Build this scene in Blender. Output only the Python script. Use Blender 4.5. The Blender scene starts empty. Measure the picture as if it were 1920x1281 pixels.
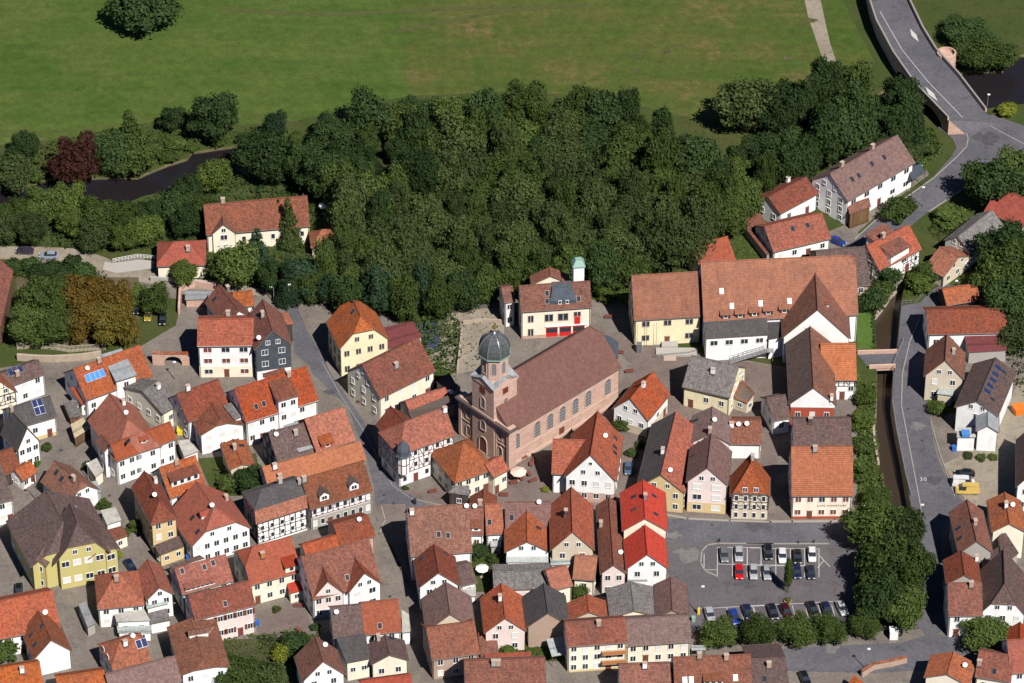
import bpy, bmesh, math, random
from mathutils import Vector, Matrix
from mathutils.geometry import tessellate_polygon
R_ = math.radians
rnd = random.Random(7)
sc = bpy.context.scene
COL = sc.collection
# ---------------- camera, sky, sun, exposure ----------------
PITCH = R_(38.0); FOC = 7800.0; CH = 557.0
CY = -CH / math.tan(PITCH)
cam = bpy.data.cameras.new("camera"); cam_o = bpy.data.objects.new("camera", cam); COL.objects.link(cam_o)
cam.sensor_width = 36.0; cam.lens = FOC / 1920 * 36; cam.clip_start = 1; cam.clip_end = 9000
cam_o.location = (0, CY, CH); cam_o.rotation_euler = (math.pi / 2 - PITCH, 0, 0)
sc.camera = cam_o
SUN_EL = R_(49.5); SX, SY = 0.50, -0.866
w = bpy.data.worlds.new("World"); sc.world = w; w.use_nodes = True
nt = w.node_tree; bg = nt.nodes["Background"]
sky = nt.nodes.new("ShaderNodeTexSky"); sky.sky_type = 'NISHITA'; sky.sun_disc = False
sky.sun_elevation = SUN_EL; sky.sun_rotation = math.atan2(SX, SY); sky.air_density = 0.45; sky.dust_density = 0.0; sky.ozone_density = 6.0
nt.links.new(sky.outputs[0], bg.inputs[0]); bg.inputs[1].default_value = 0.06
sun = bpy.data.lights.new("sun", 'SUN'); sun.energy = 5.0; sun.angle = R_(0.5); sun.color = (1, 0.955, 0.90)
sun_o = bpy.data.objects.new("sun", sun); COL.objects.link(sun_o)
sun_o.rotation_euler = Vector((-SX, -SY, -math.tan(SUN_EL) * math.hypot(SX, SY))).to_track_quat('-Z', 'Y').to_euler()
sc.view_settings.view_transform = 'Standard'; sc.view_settings.look = 'None'
sc.view_settings.exposure = 0.43; sc.view_settings.gamma = 1.0
try:
    sc.cycles.max_bounces = 5; sc.cycles.diffuse_bounces = 1; sc.cycles.transparent_max_bounces = 8; sc.cycles.use_denoising = True
except Exception: pass

# ---------------- survey: photo pixel -> ground point at height z ----------------
CROPS = dict(a=(0,440),b=(0,640),c=(0,840),d=(0,1001),e=(300,480),f=(300,660),g=(300,840),h=(300,1001),i=(580,480),j=(580,700),
 k=(580,860),l=(580,1001),m=(860,560),n=(860,740),o=(860,880),p=(860,1001),q=(1130,440),r=(1130,640),s=(1130,820),t=(1130,1001),
 u=(1400,440),v=(1400,640),w=(1400,820),x=(1400,1001),A=(1600,440),B=(1600,640),C=(1600,840),D=(1600,1001),F=(1600,0))
SCL = {k: 4.575 for k in CROPS}
for k_, o_, s_ in (('E',(1360,220),3.66),('G',(1640,240),4.929),('H',(340,320),4.928),('I',(930,470),6.742),('J',(700,560),6.405),('K',(0,160),3.4286),('Z',(0,0),1.0)):
    CROPS[k_] = o_; SCL[k_] = s_
def PX(s):
    out = []; k = 'Z'
    for tok in s.replace('|', ' ').split():
        if ':' in tok: k, tok = tok.split(':')
        v = [float(t) for t in tok.split(',')]
        out.append([CROPS[k][0] + v[0] / SCL[k], CROPS[k][1] + v[1] / SCL[k]] + v[2:])
    return out
CAM = Vector((0, CY, CH)); FW = Vector((0, math.cos(PITCH), -math.sin(PITCH))); UP = Vector((0, math.sin(PITCH), math.cos(PITCH)))
def ray(p): return (FW * FOC + Vector((1, 0, 0)) * (p[0] - 960) - UP * (p[1] - 640.5)).normalized()
def G(p, z=0.0):
    d = ray(p); return CAM + d * ((z - CH) / d.z)
def hit(p, o, n):
    d = ray(p); return CAM + d * ((o - CAM).dot(n) / d.dot(n))
Zv = Vector((0, 0, 1))

# ---------------- object helpers ----------------
def tagit(o, label=None, cat=None, group=None, kind=None):
    if label: o["label"] = label
    if cat: o["category"] = cat
    if group: o["group"] = group
    if kind: o["kind"] = kind
    return o
def empty(name, loc=(0, 0, 0), rz=0.0):
    o = bpy.data.objects.new(name, None); o.empty_display_size = 0.5; COL.objects.link(o)
    o.location = loc; o.rotation_euler = (0, 0, rz); return o
def link(name, me, parent=None, M=None):
    o = bpy.data.objects.new(name, me); COL.objects.link(o)
    if parent is not None: o.parent = parent
    if M is not None: o.matrix_basis = M
    return o
class MB:
    def __init__(s): s.v = []; s.f = []; s.m = []; s.mats = []; s.smooth = False
    def mi(s, mat):
        if mat not in s.mats: s.mats.append(mat)
        return s.mats.index(mat)
    def poly(s, pts, mat):
        b = len(s.v); s.v += [tuple(p) for p in pts]; s.f.append(tuple(range(b, b + len(pts)))); s.m.append(s.mi(mat)); return s
    def box(s, x0, x1, y0, y1, z0, z1, mat, M=None):
        c = [(x0,y0,z0),(x1,y0,z0),(x1,y1,z0),(x0,y1,z0),(x0,y0,z1),(x1,y0,z1),(x1,y1,z1),(x0,y1,z1)]
        if M is not None: c = [tuple(M @ Vector(p)) for p in c]
        b = len(s.v); s.v += c
        for f in ((0,3,2,1),(4,5,6,7),(0,1,5,4),(1,2,6,5),(2,3,7,6),(3,0,4,7)):
            s.f.append(tuple(b + i for i in f)); s.m.append(s.mi(mat))
        return s
    def bar(s, p, q, r, mat, n=4, r2=None):
        p = Vector(p); q = Vector(q); d = (q - p).normalized(); r2 = r if r2 is None else r2
        a = d.cross(Vector((0, 0, 1)) if abs(d.z) < .9 else Vector((1, 0, 0))).normalized(); c = d.cross(a)
        b = len(s.v)
        for (o, rr) in ((p, r), (q, r2)):
            for k in range(n):
                t = 2 * math.pi * (k + .5) / n; s.v.append(tuple(o + a * math.cos(t) * rr + c * math.sin(t) * rr))
        for k in range(n):
            k2 = (k + 1) % n; s.f.append((b + k, b + n + k, b + n + k2, b + k2)); s.m.append(s.mi(mat))
        s.f.append(tuple(b + k for k in range(n))); s.m.append(s.mi(mat))
        s.f.append(tuple(b + n + k for k in reversed(range(n)))); s.m.append(s.mi(mat)); return s
    def lathe(s, prof, n, mat, c=(0, 0, 0), ph=0.0):
        b = len(s.v)
        for (r, z) in prof:
            for k in range(n):
                t = 2 * math.pi * k / n + ph; s.v.append((c[0] + r * math.cos(t), c[1] + r * math.sin(t), c[2] + z))
        for i in range(len(prof) - 1):
            for k in range(n):
                k2 = (k + 1) % n; s.f.append((b+i*n+k, b+i*n+k2, b+(i+1)*n+k2, b+(i+1)*n+k)); s.m.append(s.mi(mat))
        s.f.append(tuple(b + k for k in reversed(range(n)))); s.m.append(s.mi(mat))
        s.f.append(tuple(b + (len(prof)-1)*n + k for k in range(n))); s.m.append(s.mi(mat)); return s
    def mesh(s, name):
        me = bpy.data.meshes.new(name); me.from_pydata(s.v, [], s.f)
        for mt in s.mats: me.materials.append(mt)
        me.polygons.foreach_set('material_index', s.m)
        uv = me.uv_layers.new(name='UV').data
        V = [Vector(v) for v in s.v]
        for pl in me.polygons:
            n = pl.normal; t = Zv.cross(n)
            if t.length < 0.05: t = Vector((1, 0, 0)); b = Vector((0, 1, 0))
            else: t.normalize(); b = n.cross(t)
            for li in pl.loop_indices:
                p = V[me.loops[li].vertex_index]; uv[li].uv = (p.dot(t), p.dot(b))
        if s.smooth: me.polygons.foreach_set('use_smooth', [True] * len(me.polygons))
        me.update(); return me
    def build(s, name, parent=None, M=None): return link(name, s.mesh(name), parent, M)

# ---------------- materials ----------------
MATS = {}
def base(name, col, rough=.8, spec=.3, metal=0.0):
    m = bpy.data.materials.new(name); m.use_nodes = True; b = m.node_tree.nodes['Principled BSDF']
    b.inputs['Base Color'].default_value = (*col, 1); b.inputs['Roughness'].default_value = rough
    b.inputs['Specular IOR Level'].default_value = spec; b.inputs['Metallic'].default_value = metal
    return m, m.node_tree, b
def N(t, ty, **k):
    n = t.nodes.new(ty)
    for a, v in k.items(): setattr(n, a, v)
    return n
def mixc(t, fac, a, b, mode='MIX'):
    n = N(t, 'ShaderNodeMix', data_type='RGBA', blend_type=mode)
    for s, v in ((n.inputs[0], fac), (n.inputs[6], a), (n.inputs[7], b)):
        if hasattr(v, 'links'): t.links.new(v, s)
        elif isinstance(v, (int, float)): s.default_value = v
        else: s.default_value = (*v, 1)
    return n.outputs[2]
def noise(t, vec, scale, detail=3, rough=.55):
    n = N(t, 'ShaderNodeTexNoise'); n.inputs['Scale'].default_value = scale; n.inputs['Detail'].default_value = detail; n.inputs['Roughness'].default_value = rough
    t.links.new(vec, n.inputs['Vector']); return n.outputs['Fac']
def ramp(t, v, lo, hi, a=0.0, b=1.0):
    n = N(t, 'ShaderNodeMapRange'); n.clamp = True
    for k, x in ((1, lo), (2, hi), (3, a), (4, b)): n.inputs[k].default_value = x
    t.links.new(v, n.inputs[0]); return n.outputs[0]
def mth(t, op, a, b=None):
    n = N(t, 'ShaderNodeMath', operation=op)
    for s, v in ((n.inputs[0], a), (n.inputs[1], b)):
        if v is None: continue
        if hasattr(v, 'links'): t.links.new(v, s)
        else: s.default_value = v
    return n.outputs[0]
def vmth(t, op, a, b=None):
    n = N(t, 'ShaderNodeVectorMath', operation=op); t.links.new(a, n.inputs[0])
    if b is not None:
        if hasattr(b, 'links'): t.links.new(b, n.inputs[1])
        else: n.inputs[1].default_value = b
    return n.outputs[0]
def tile(name, c1, c2, tw=.28, th=.34, amt=.45, spk=.28, line=.55, var=1):
    m, t, b = base(name, c1, .85, .2)
    uv = N(t, 'ShaderNodeUVMap').outputs[0]; geo = N(t, 'ShaderNodeNewGeometry').outputs['Position']
    oi = N(t, 'ShaderNodeObjectInfo').outputs['Random']
    q = vmth(t, 'DIVIDE', uv, (tw, th, 1)); fl = vmth(t, 'FLOOR', q); fr = vmth(t, 'FRACTION', q)
    wn = N(t, 'ShaderNodeTexWhiteNoise', noise_dimensions='2D'); t.links.new(fl, wn.inputs['Vector']); rv = wn.outputs['Value']
    big = noise(t, geo, .22, 4, .65); mid = noise(t, geo, 1.1, 3, .6)
    stv = vmth(t, 'MULTIPLY', uv, (1.6, .16, 1)); streak = noise(t, stv, 1.0, 3, .6)
    f = mth(t, 'ADD', ramp(t, big, .38, .66, 0, .75), ramp(t, streak, .45, .75, 0, .5))
    f = mth(t, 'MULTIPLY', f, amt)
    c = mixc(t, f, c1, c2)
    v = mth(t, 'ADD', 1 - spk, mth(t, 'MULTIPLY', rv, 2 * spk))
    v = mth(t, 'MULTIPLY', v, ramp(t, mid, .3, .7, .84, 1.14))
    v = mth(t, 'MULTIPLY', v, ramp(t, oi, 0, 1, .88, 1.1))
    sp = N(t, 'ShaderNodeSeparateXYZ'); t.links.new(fr, sp.inputs[0])
    v = mth(t, 'MULTIPLY', v, ramp(t, sp.outputs[1], 0, .22, line, 1.0))
    v = mth(t, 'MULTIPLY', v, ramp(t, sp.outputs[0], 0, .2, .5 + line / 2, 1.0))
    cc = N(t, 'ShaderNodeCombineColor')
    for k in range(3): t.links.new(v, cc.inputs[k])
    hs = N(t, 'ShaderNodeHueSaturation'); oi2 = mth(t, 'FRACT', mth(t, 'MULTIPLY', oi, 7.31)); oi3 = mth(t, 'FRACT', mth(t, 'MULTIPLY', oi, 13.7))
    t.links.new(ramp(t, oi2, 0, 1, .5-.003*var, .5+.010*var), hs.inputs['Hue']); t.links.new(ramp(t, oi3, 0, 1, 1-.14*var, 1+.12*var), hs.inputs['Saturation'])
    t.links.new(mixc(t, 1.0, c, cc.outputs[0], 'MULTIPLY'), hs.inputs['Color'])
    moss = mth(t, 'MULTIPLY', ramp(t, noise(t, geo, .8, 5, .75), .60, .72, 0, .55), oi2)
    t.links.new(mixc(t, moss, hs.outputs[0], (.075,.062,.045)), b.inputs['Base Color'])
    bp = N(t, 'ShaderNodeBump'); bp.inputs['Strength'].default_value = .6; bp.inputs['Distance'].default_value = .05
    t.links.new(mth(t, 'SUBTRACT', 1.0, sp.outputs[1]), bp.inputs['Height']); t.links.new(bp.outputs[0], b.inputs['Normal'])
    return m
def plaster(name, col, dirt=(.25,.22,.18), amt=.3, rough=.9):
    m, t, b = base(name, col, rough, .15)
    geo = N(t, 'ShaderNodeNewGeometry').outputs['Position']
    st = vmth(t, 'MULTIPLY', geo, (1.2, 1.2, .22)); n1 = noise(t, st, 1.0, 4, .6); n2 = noise(t, geo, .35, 3)
    f = mth(t, 'MULTIPLY', mth(t, 'ADD', ramp(t, n1, .5, .8, 0, .6), ramp(t, n2, .45, .75, 0, .5)), amt)
    t.links.new(mixc(t, f, col, dirt), b.inputs['Base Color']); return m
def masonry(name, c1, c2, bw=.7, bh=.35, mort=(.4,.33,.27)):
    m, t, b = base(name, c1, .9, .15)
    uv = N(t, 'ShaderNodeUVMap').outputs[0]; geo = N(t, 'ShaderNodeNewGeometry').outputs['Position']
    br = N(t, 'ShaderNodeTexBrick'); t.links.new(uv, br.inputs['Vector'])
    br.inputs['Color1'].default_value = (*c1, 1); br.inputs['Color2'].default_value = (*c2, 1); br.inputs['Mortar'].default_value = (*mort, 1)
    br.inputs['Scale'].default_value = 1; br.inputs['Mortar Size'].default_value = .025; br.inputs['Brick Width'].default_value = bw; br.inputs['Row Height'].default_value = bh
    n = noise(t, geo, .5, 4); t.links.new(mixc(t, ramp(t, n, .45, .8, 0, .35), br.outputs[0], tuple(x * .6 for x in c1)), b.inputs['Base Color']); return m
def ground(name, c1, c2, c3=None, s1=.05, s2=.9, amt=.8, rough=.95, joint=0):
    m, t, b = base(name, c1, rough, .1)
    geo = N(t, 'ShaderNodeNewGeometry').outputs['Position']
    n1 = noise(t, geo, s1, 5, .6); n2 = noise(t, geo, s2, 4, .7)
    c = mixc(t, ramp(t, n1, .38, .64, 0, amt), c1, c2)
    if c3: c = mixc(t, ramp(t, n2, .58, .72, 0, .8), c, c3)
    v = ramp(t, n2, .25, .75, .74, 1.22); n5 = noise(t, geo, .28, 5, .8); v = mth(t, 'MULTIPLY', v, ramp(t, n5, .52, .68, 1.0, .72))
    if joint:
        br = N(t, 'ShaderNodeTexBrick'); rt = N(t, 'ShaderNodeVectorRotate'); rt.inputs['Angle'].default_value = .5; t.links.new(geo, rt.inputs['Vector']); t.links.new(rt.outputs[0], br.inputs['Vector']); br.inputs['Scale'].default_value = 1; br.inputs['Brick Width'].default_value = joint; br.inputs['Row Height'].default_value = joint*.6; br.inputs['Mortar Size'].default_value = .05
        br.inputs['Color1'].default_value = (1.03,1.03,1.03,1); br.inputs['Color2'].default_value = (.93,.93,.93,1); br.inputs['Mortar'].default_value = (.80,.80,.80,1)
        c = mixc(t, 1.0, c, br.outputs[0], 'MULTIPLY')
    cc = N(t, 'ShaderNodeCombineColor')
    for k in range(3): t.links.new(v, cc.inputs[k])
    t.links.new(mixc(t, 1.0, c, cc.outputs[0], 'MULTIPLY'), b.inputs['Base Color']); return m
def leaf(name, c1, c2):
    c1 = tuple(x*1.15 for x in c1); c2 = tuple(x*1.25 for x in c2)
    m, t, b = base(name, c1, .7, .12)
    geo = N(t, 'ShaderNodeNewGeometry').outputs['Position']; oi = N(t, 'ShaderNodeObjectInfo').outputs['Random']
    n1 = noise(t, geo, .55, 3, .6); n2 = noise(t, geo, 3.0, 2, .6)
    f = mth(t, 'ADD', mth(t, 'MULTIPLY', ramp(t, n1, .35, .65), .5), mth(t, 'MULTIPLY', oi, .5))
    c = mixc(t, f, c1, c2); v = mth(t, 'MULTIPLY', ramp(t, n2, .3, .7, .6, 1.5), ramp(t, oi, 0, 1, .8, 1.2))
    cc = N(t, 'ShaderNodeCombineColor')
    for k in range(3): t.links.new(v, cc.inputs[k])
    cl_ = mixc(t, 1.0, c, cc.outputs[0], 'MULTIPLY'); t.links.new(cl_, b.inputs['Base Color'])
    tr = N(t, 'ShaderNodeBsdfTranslucent'); t.links.new(mixc(t, 1.0, cl_, (1.3,1.5,.6), 'MULTIPLY'), tr.inputs['Color']); ms = N(t, 'ShaderNodeMixShader'); ms.inputs[0].default_value = .28
    t.links.new(b.outputs[0], ms.inputs[1]); t.links.new(tr.outputs[0], ms.inputs[2]); t.links.new(ms.outputs[0], t.nodes['Material Output'].inputs['Surface']); return m
def flat(name, col, rough=.6, spec=.4, metal=0.0): return base(name, col, rough, spec, metal)[0]

RF = dict(
 og=tile('orange_tiles', (.31,.082,.042), (.19,.072,.045), amt=.7), rd=tile('red_tiles', (.28,.062,.036), (.19,.056,.040), spk=.14, amt=.6),
 rb=tile('red_brown_tiles', (.20,.066,.042), (.115,.054,.042), amt=.7), br=tile('brown_tiles', (.095,.066,.062), (.135,.066,.05)),
 pk=tile('faded_church_tiles', (.30,.125,.075), (.18,.085,.06), var=0, spk=.12, amt=.7), ch=tile('smooth_brown_church_tiles', (.150,.072,.058), (.12,.060,.050), var=0, spk=.10, line=.8),
 dk=tile('dark_slate_tiles', (.062,.057,.060), (.10,.085,.08), spk=.15), gy=tile('grey_fibre_tiles', (.16,.145,.14), (.11,.10,.095), tw=.3, th=.5),
 mr=tile('maroon_sheet_roof', (.13,.035,.037), (.11,.035,.04), var=0, tw=.4, th=3, spk=.04, amt=.3), bt=tile('bright_red_tiles', (.46,.05,.03), (.30,.05,.035), var=0, spk=.08, amt=.35),
 cl=tile('clay_tiles', (.37,.125,.058), (.26,.09,.05), var=.3, tw=.3, th=.42, spk=.14, line=.45), pp=tile('purple_brown_tiles', (.17,.10,.09), (.12,.075,.07), tw=.3, th=.4, spk=.2, line=.5),
 mt=tile('zinc_sheet', (.26,.27,.28), (.17,.18,.19), tw=.6, th=4, spk=.04, amt=.5, line=.7), gl=tile('ridged_glass', (.33,.36,.35), (.22,.25,.25), tw=.8, th=3, spk=.05, line=.5),
 be=tile('corrugated_beige', (.40,.32,.20), (.28,.23,.16), tw=.25, th=4, spk=.06), gv=ground('roof_gravel', (.42,.40,.36), (.33,.31,.28)), bs=tile('blue_slate', (.06,.075,.095),(.09,.10,.12), spk=.1))
WL = dict(
 wh=plaster('white_plaster', (.84,.83,.81)), cr=plaster('cream_plaster', (.80,.73,.58)), ye=plaster('pale_yellow_plaster', (.78,.70,.46)), pi=plaster('pale_pink_plaster', (.74,.62,.58)),
 gr=plaster('olive_yellow_plaster', (.50,.44,.17)), oc=plaster('ochre_plaster', (.62,.47,.24)), sl=RF['bs'], st=masonry('pink_sandstone', (.48,.29,.225), (.56,.38,.30), .8, .4),
 bk=masonry('old_brick', (.42,.25,.17), (.35,.2,.14), .28, .1), rs=masonry('red_clad_wall', (.42,.09,.05), (.37,.08,.045), .5, .3, (.25,.06,.04)), gp=plaster('grey_plaster', (.36,.34,.31)), wd=tile('wood_boards', (.16,.09,.05), (.10,.06,.04), tw=.2, th=5),
 tn=plaster('beige_plaster', (.58,.50,.38)), dw=tile('dark_boards', (.05,.04,.04), (.08,.06,.05), tw=.25, th=5), lg=plaster('pale_green_grey_plaster', (.55,.60,.52)))
GLASS = flat('dark_window_glass', (.025,.03,.04), .08, .8); WHITE = flat('white_paint', (.8,.79,.76), .5); BROWN = flat('brown_paint', (.16,.05,.035), .6)
STONE = plaster('stone_trim', (.42,.33,.27)); GUT = flat('gutter_metal', (.20,.16,.14), .45, .5, .6); DARKW = flat('dark_beams', (.045,.03,.028), .8); REDW = flat('red_beams', (.13,.018,.018), .8)
BRICK = WL['bk']; METAL = flat('grey_metal', (.35,.36,.37), .4, .5, .6); BLACK = flat('black_rubber', (.02,.02,.022), .6); BLUEP = flat('solar_glass', (.02,.03,.09), .12, .8)
BLUEL = flat('bright_solar_glass', (.07,.22,.55), .15, .8); WOODO = flat('orange_wood', (.42,.17,.05), .6); RED = flat('signal_red', (.55,.02,.02), .45); YELLOW = flat('yellow_paint', (.75,.55,.03), .5)
GOLD = flat('gilded_metal', (.8,.55,.12), .3, .5, 1.0); SHUT = flat('roller_shutter', (.66,.64,.6), .6); GREENP = flat('green_copper', (.22,.36,.30), .6); BLUEC = flat('blue_tarp', (.03,.12,.45), .5)
# ---------------- windows and doors (shared meshes) ----------------
_wm = {}
def wmesh(kind, w, h, fm=None, pm=None):
    key = (kind, round(w, 2), round(h, 2), fm, pm)
    if key in _wm: return _wm[key]
    m = MB()
    if kind == 'frame':
        t = .085
        m.box(-w/2-t, w/2+t, -.09, .02, h/2, h/2+t, fm); m.box(-w/2-t, w/2+t, -.14, .02, -h/2-t, -h/2, fm)
        m.box(-w/2-t, -w/2, -.09, .02, -h/2, h/2, fm); m.box(w/2, w/2+t, -.09, .02, -h/2, h/2, fm)
        if w > .8: m.box(-.04, .04, -.075, .02, -h/2, h/2, WHITE)
    elif kind == 'pane': m.box(-w/2+.002, w/2-.002, -.05, .015, -h/2+.002, h/2-.002, pm)
    elif kind == 'shutter': m.box(-w/2, w/2, -.07, -.01, -h/2, h/2, fm)
    elif kind == 'door': m.box(-w/2, w/2, -.07, .01, 0, h, pm); m.box(-w/2-.12, w/2+.12, -.12, .01, h, h+.14, fm)
    elif kind == 'handle': m.box(-.03, .03, -.14, -.07, -.08, .08, METAL)
    _wm[key] = m.mesh(kind); return _wm[key]
def window(parent, M, w=.95, h=1.3, fm=None, pm=None, shut=None):
    fm = fm or WHITE; pm = pm or GLASS
    f = link('window', wmesh('frame', w, h, fm), parent, M)
    link('pane', wmesh('pane', w, h, None, pm), f, Matrix())
    if shut:
        for sx in (-1, 1): link('shutter', wmesh('shutter', w*.5, h, shut), f, Matrix.Translation((sx * (w*.5+.13+w*.25), 0, 0)))
    return f
def door(parent, M, w=1.1, h=2.1, pm=None, fm=None):
    d = link('door', wmesh('door', w, h, fm or STONE, pm or BROWN), parent, M)
    link('handle', wmesh('handle', 1, 1), d, Matrix.Translation((w*.35, 0, 1.05))); return d
def FR(c, ang): return Matrix.Translation((c[0], c[1], 0)) @ Matrix.Rotation(ang, 4, 'Z')
def WM(p, nrm):            # local frame on a wall: x along, -y outward
    a = math.atan2(nrm[1], nrm[0]) + math.pi/2; return Matrix.Translation(p) @ Matrix.Rotation(a, 4, 'Z')

# ---------------- fitting a roofed volume to its surveyed corners ----------------
def fitE(pts, h, pitch):
    A, B, Rr = PX(pts)[:3]; a = G(A, h); b = G(B, h); u = (b - a).normalized(); n = Zv.cross(u)
    t = n * math.cos(pitch) + Zv * math.sin(pitch); pn = u.cross(t)
    r = hit(Rr, a, pn); W = (r - a).dot(n); L = (b - a).length / 2
    c = (a + b) / 2 + n * W
    return dict(c=(c.x, c.y), ang=math.atan2(u.y, u.x), L=L, W=W, h=h, hr=h + W * math.tan(pitch))
def fitG(pts, h, k=0.0, mid=False):
    A, C, Rr, E = PX(pts)[:4]; a = G(A, h); c = G(C, h); m = (a + c) / 2; ac = (c - a); W = ac.length / 2
    nh = Zv.cross(ac.normalized())          # points away from the camera
    r = hit(Rr, m + nh * (k * W), nh); hr = r.z
    e = G(E, hr); u = (e - r); u.z = 0; u.normalize(); v = Zv.cross(u)
    W = abs(ac.dot(v)) / 2; f = r - u * (k * W)
    if mid: f = Vector((m.x, m.y, hr))
    L = ((e - f).dot(u)) / 2; cc = f + u * L
    return dict(c=(cc.x, cc.y), ang=math.atan2(u.y, u.x), L=L, W=W, h=h, hr=hr)
LOG = []
def timber(parent, M, p0, d, ln, nr, t0, t1, tm, z0w=0):
    tb = MB(); nb = max(2, int(ln / 1.15))
    def beam(s0, z_0, s1, z_1, wd=.20):
        a = Vector((p0[0]+d[0]*s0, p0[1]+d[1]*s0, z_0)); b = Vector((p0[0]+d[0]*s1, p0[1]+d[1]*s1, z_1)); D = (b-a).normalized(); nn = Vector((nr[0], nr[1], 0)); q = D.cross(nn)*(wd/2)
        tb.poly([a-q+nn*.035, b-q+nn*.035, b+q+nn*.035, a+q+nn*.035], tm)
    nf = max(1, round((t1-t0)/2.6)); fh = (t1-t0)/nf
    for i in range(nf+1): beam(0, t0+i*fh-(.08 if i == nf else -.08), ln, t0+i*fh-(.08 if i == nf else -.08), .22)
    for i in range(nf):
        beam(0, t0+i*fh+.95, ln, t0+i*fh+.95, .15)
        for j in range(nb+1): beam(ln*j/nb*.985+.06, t0+i*fh, ln*j/nb*.985+.06, t0+(i+1)*fh)
        for j in range(0, nb, 2):
            s0 = ln*j/nb; s1 = ln*(j+1)/nb; beam(s0, t0+i*fh, s1, t0+(i+.9)*fh, .17) if (j//2) % 2 else beam(s1, t0+i*fh, s0, t0+(i+.9)*fh, .17)
    tb.build('timber_frame', parent, M)
def volume(root, Mroot, fit, o, pre=''):
    """walls, roof and windows of one roofed volume, as parts of root"""
    L, W, h, hr = fit['L'], fit['W'], fit['h'], fit['hr']; dh = hr - h
    F = FR(fit['c'], fit['ang']); M = Mroot.inverted() @ F
    rm = RF[o.get('rf', 'rb')]; wm = WL[o.get('wl', 'wh')]
    ka, kb = o.get('hk', (0, 0)); ov = min(o.get('ov', .4), W*.3); og = .25; shed = o.get('shed', False); z0 = o.get('z0', 0)
    zt = lambda y: h + (W - abs(y)) / W * dh if not shed else h + (y + W) / (2*W) * dh
    # roof
    T = []
    if shed:
        T.append([(-L,-W,h),(L,-W,h),(L,W,hr),(-L,W,hr)])
    else:
        ra = -L + ka * W * .95; rb_ = L - kb * W * .95
        if ra > rb_ - .1: ra = rb_ = (ra + rb_) / 2; ra -= .05; rb_ += .05
        for s in (-1, 1):
            P = [(-L, s*W, h), (L, s*W, h)]
            if 0 < kb < 1: P.append((L, s*W*kb, hr - kb*dh))
            P += [(rb_, 0, hr), (ra, 0, hr)]
            if 0 < ka < 1: P.append((-L, s*W*ka, hr - ka*dh))
            T.append(P if s < 0 else P[::-1])
        if ka > 0: T.append([(-L, W*ka, hr-ka*dh), (-L, -W*ka, hr-ka*dh), (ra, 0, hr)])
        if kb > 0: T.append([(L, -W*kb, hr-kb*dh), (L, W*kb, hr-kb*dh), (rb_, 0, hr)])
    th = .22; r = MB(); under = MATS.setdefault('soffit', flat('roof_soffit', (.16,.11,.08), .8)); edges = {}
    for iP, P in enumerate(T):
        r.poly(P, RF[o['rf2']] if (iP == 1 and o.get('rf2')) else rm); r.poly([(p[0], p[1], p[2]-th) for p in P[::-1]], under)
        for i in range(len(P)):
            a, b = P[i], P[(i+1) % len(P)]; key = tuple(sorted((tuple(round(q, 3) for q in a), tuple(round(q, 3) for q in b))))
            edges.setdefault(key, []).append((a, b))
    for e in edges.values():
        if len(e) == 1:
            a, b = e[0]; r.poly([b, a, (a[0],a[1],a[2]-th), (b[0],b[1],b[2]-th)], WHITE if o.get('verge') and abs(a[0]) > L-.01 and abs(b[0]) > L-.01 else under)
    if not shed:
        r.bar((ra, 0, hr+.03), (rb_, 0, hr+.03), .14, rm, 6)
        for k, sx, rx in ((ka, -1, ra), (kb, 1, rb_)):
            if k > 0:
                for s in (-1, 1): r.bar((rx, 0, hr+.03), (sx*L, s*W*k, hr-k*dh+.03), .12, rm, 5)
    roof = r.build(pre + 'roof', root, M)
    for s in (-1, 1):
        if shed and s > 0: continue
        g = MB(); g.bar((-L, s*(W+.06), h-.1), (L, s*(W+.06), h-.1), .075, GUT, 6); g.build('gutter', root, M)
    # walls
    y1 = W - ov; x1 = L - og; wb = MB(); e0 = zt(-y1) - th*1.15; e1 = zt(y1) - th*1.15 if shed else e0
    xa = -x1 if ka < 1 else -(L - ov); xb = x1 if kb < 1 else L - ov
    def gprof(k):
        if shed: return [(-y1, e0), (y1, e1)]
        if k >= 1: return [(-y1, e0), (y1, e0)]
        if k <= 0: return [(-y1, e0), (0, hr - th*1.4), (y1, e0)]
        kk = min(k*W, y1*.98); return [(-y1, e0), (-kk, zt(kk)-th*1.5), (kk, zt(kk)-th*1.5), (y1, e0)]
    for s in (-1, 1):
        P = [(xa, s*y1, z0), (xb, s*y1, z0), (xb, s*y1, e0 if s < 0 else e1), (xa, s*y1, e0 if s < 0 else e1)]; wb.poly(P if s < 0 else P[::-1], wm)
    for x, k, sg in ((xa, ka, -1), (xb, kb, 1)):
        pr = gprof(k); P = [(x, -y1, z0), (x, y1, z0)] + [(x, y, z) for y, z in pr[::-1]]; wb.poly(P if sg > 0 else P[::-1], wm)
    if o.get('base'):
        t = .05; bm = WL.get(o['base'], STONE); bh = o.get('bh', 1.0)
        wb.box(xa-t, xb+t, -y1-t, y1+t, z0, z0+bh, bm)
    if o.get('upper'):  # cladding on the upper storeys
        um = WL[o['upper'][0]]; uz = o['upper'][1]; t = .06
        for s in (-1, 1):
            P = [(xa-t, s*(y1+t), uz), (xb+t, s*(y1+t), uz), (xb+t, s*(y1+t), e0), (xa-t, s*(y1+t), e0)]; wb.poly(P if s < 0 else P[::-1], um)
        for x, k, sg in ((xa-t, ka, -1), (xb+t, kb, 1)):
            pr = gprof(k); P = [(x, -y1-t, uz), (x, y1+t, uz)] + [(x, y*(1+t/y1), z) for y, z in pr[::-1]]; wb.poly(P if sg > 0 else P[::-1], um)
    wall = wb.build(pre + 'wall', root, M)
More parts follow.
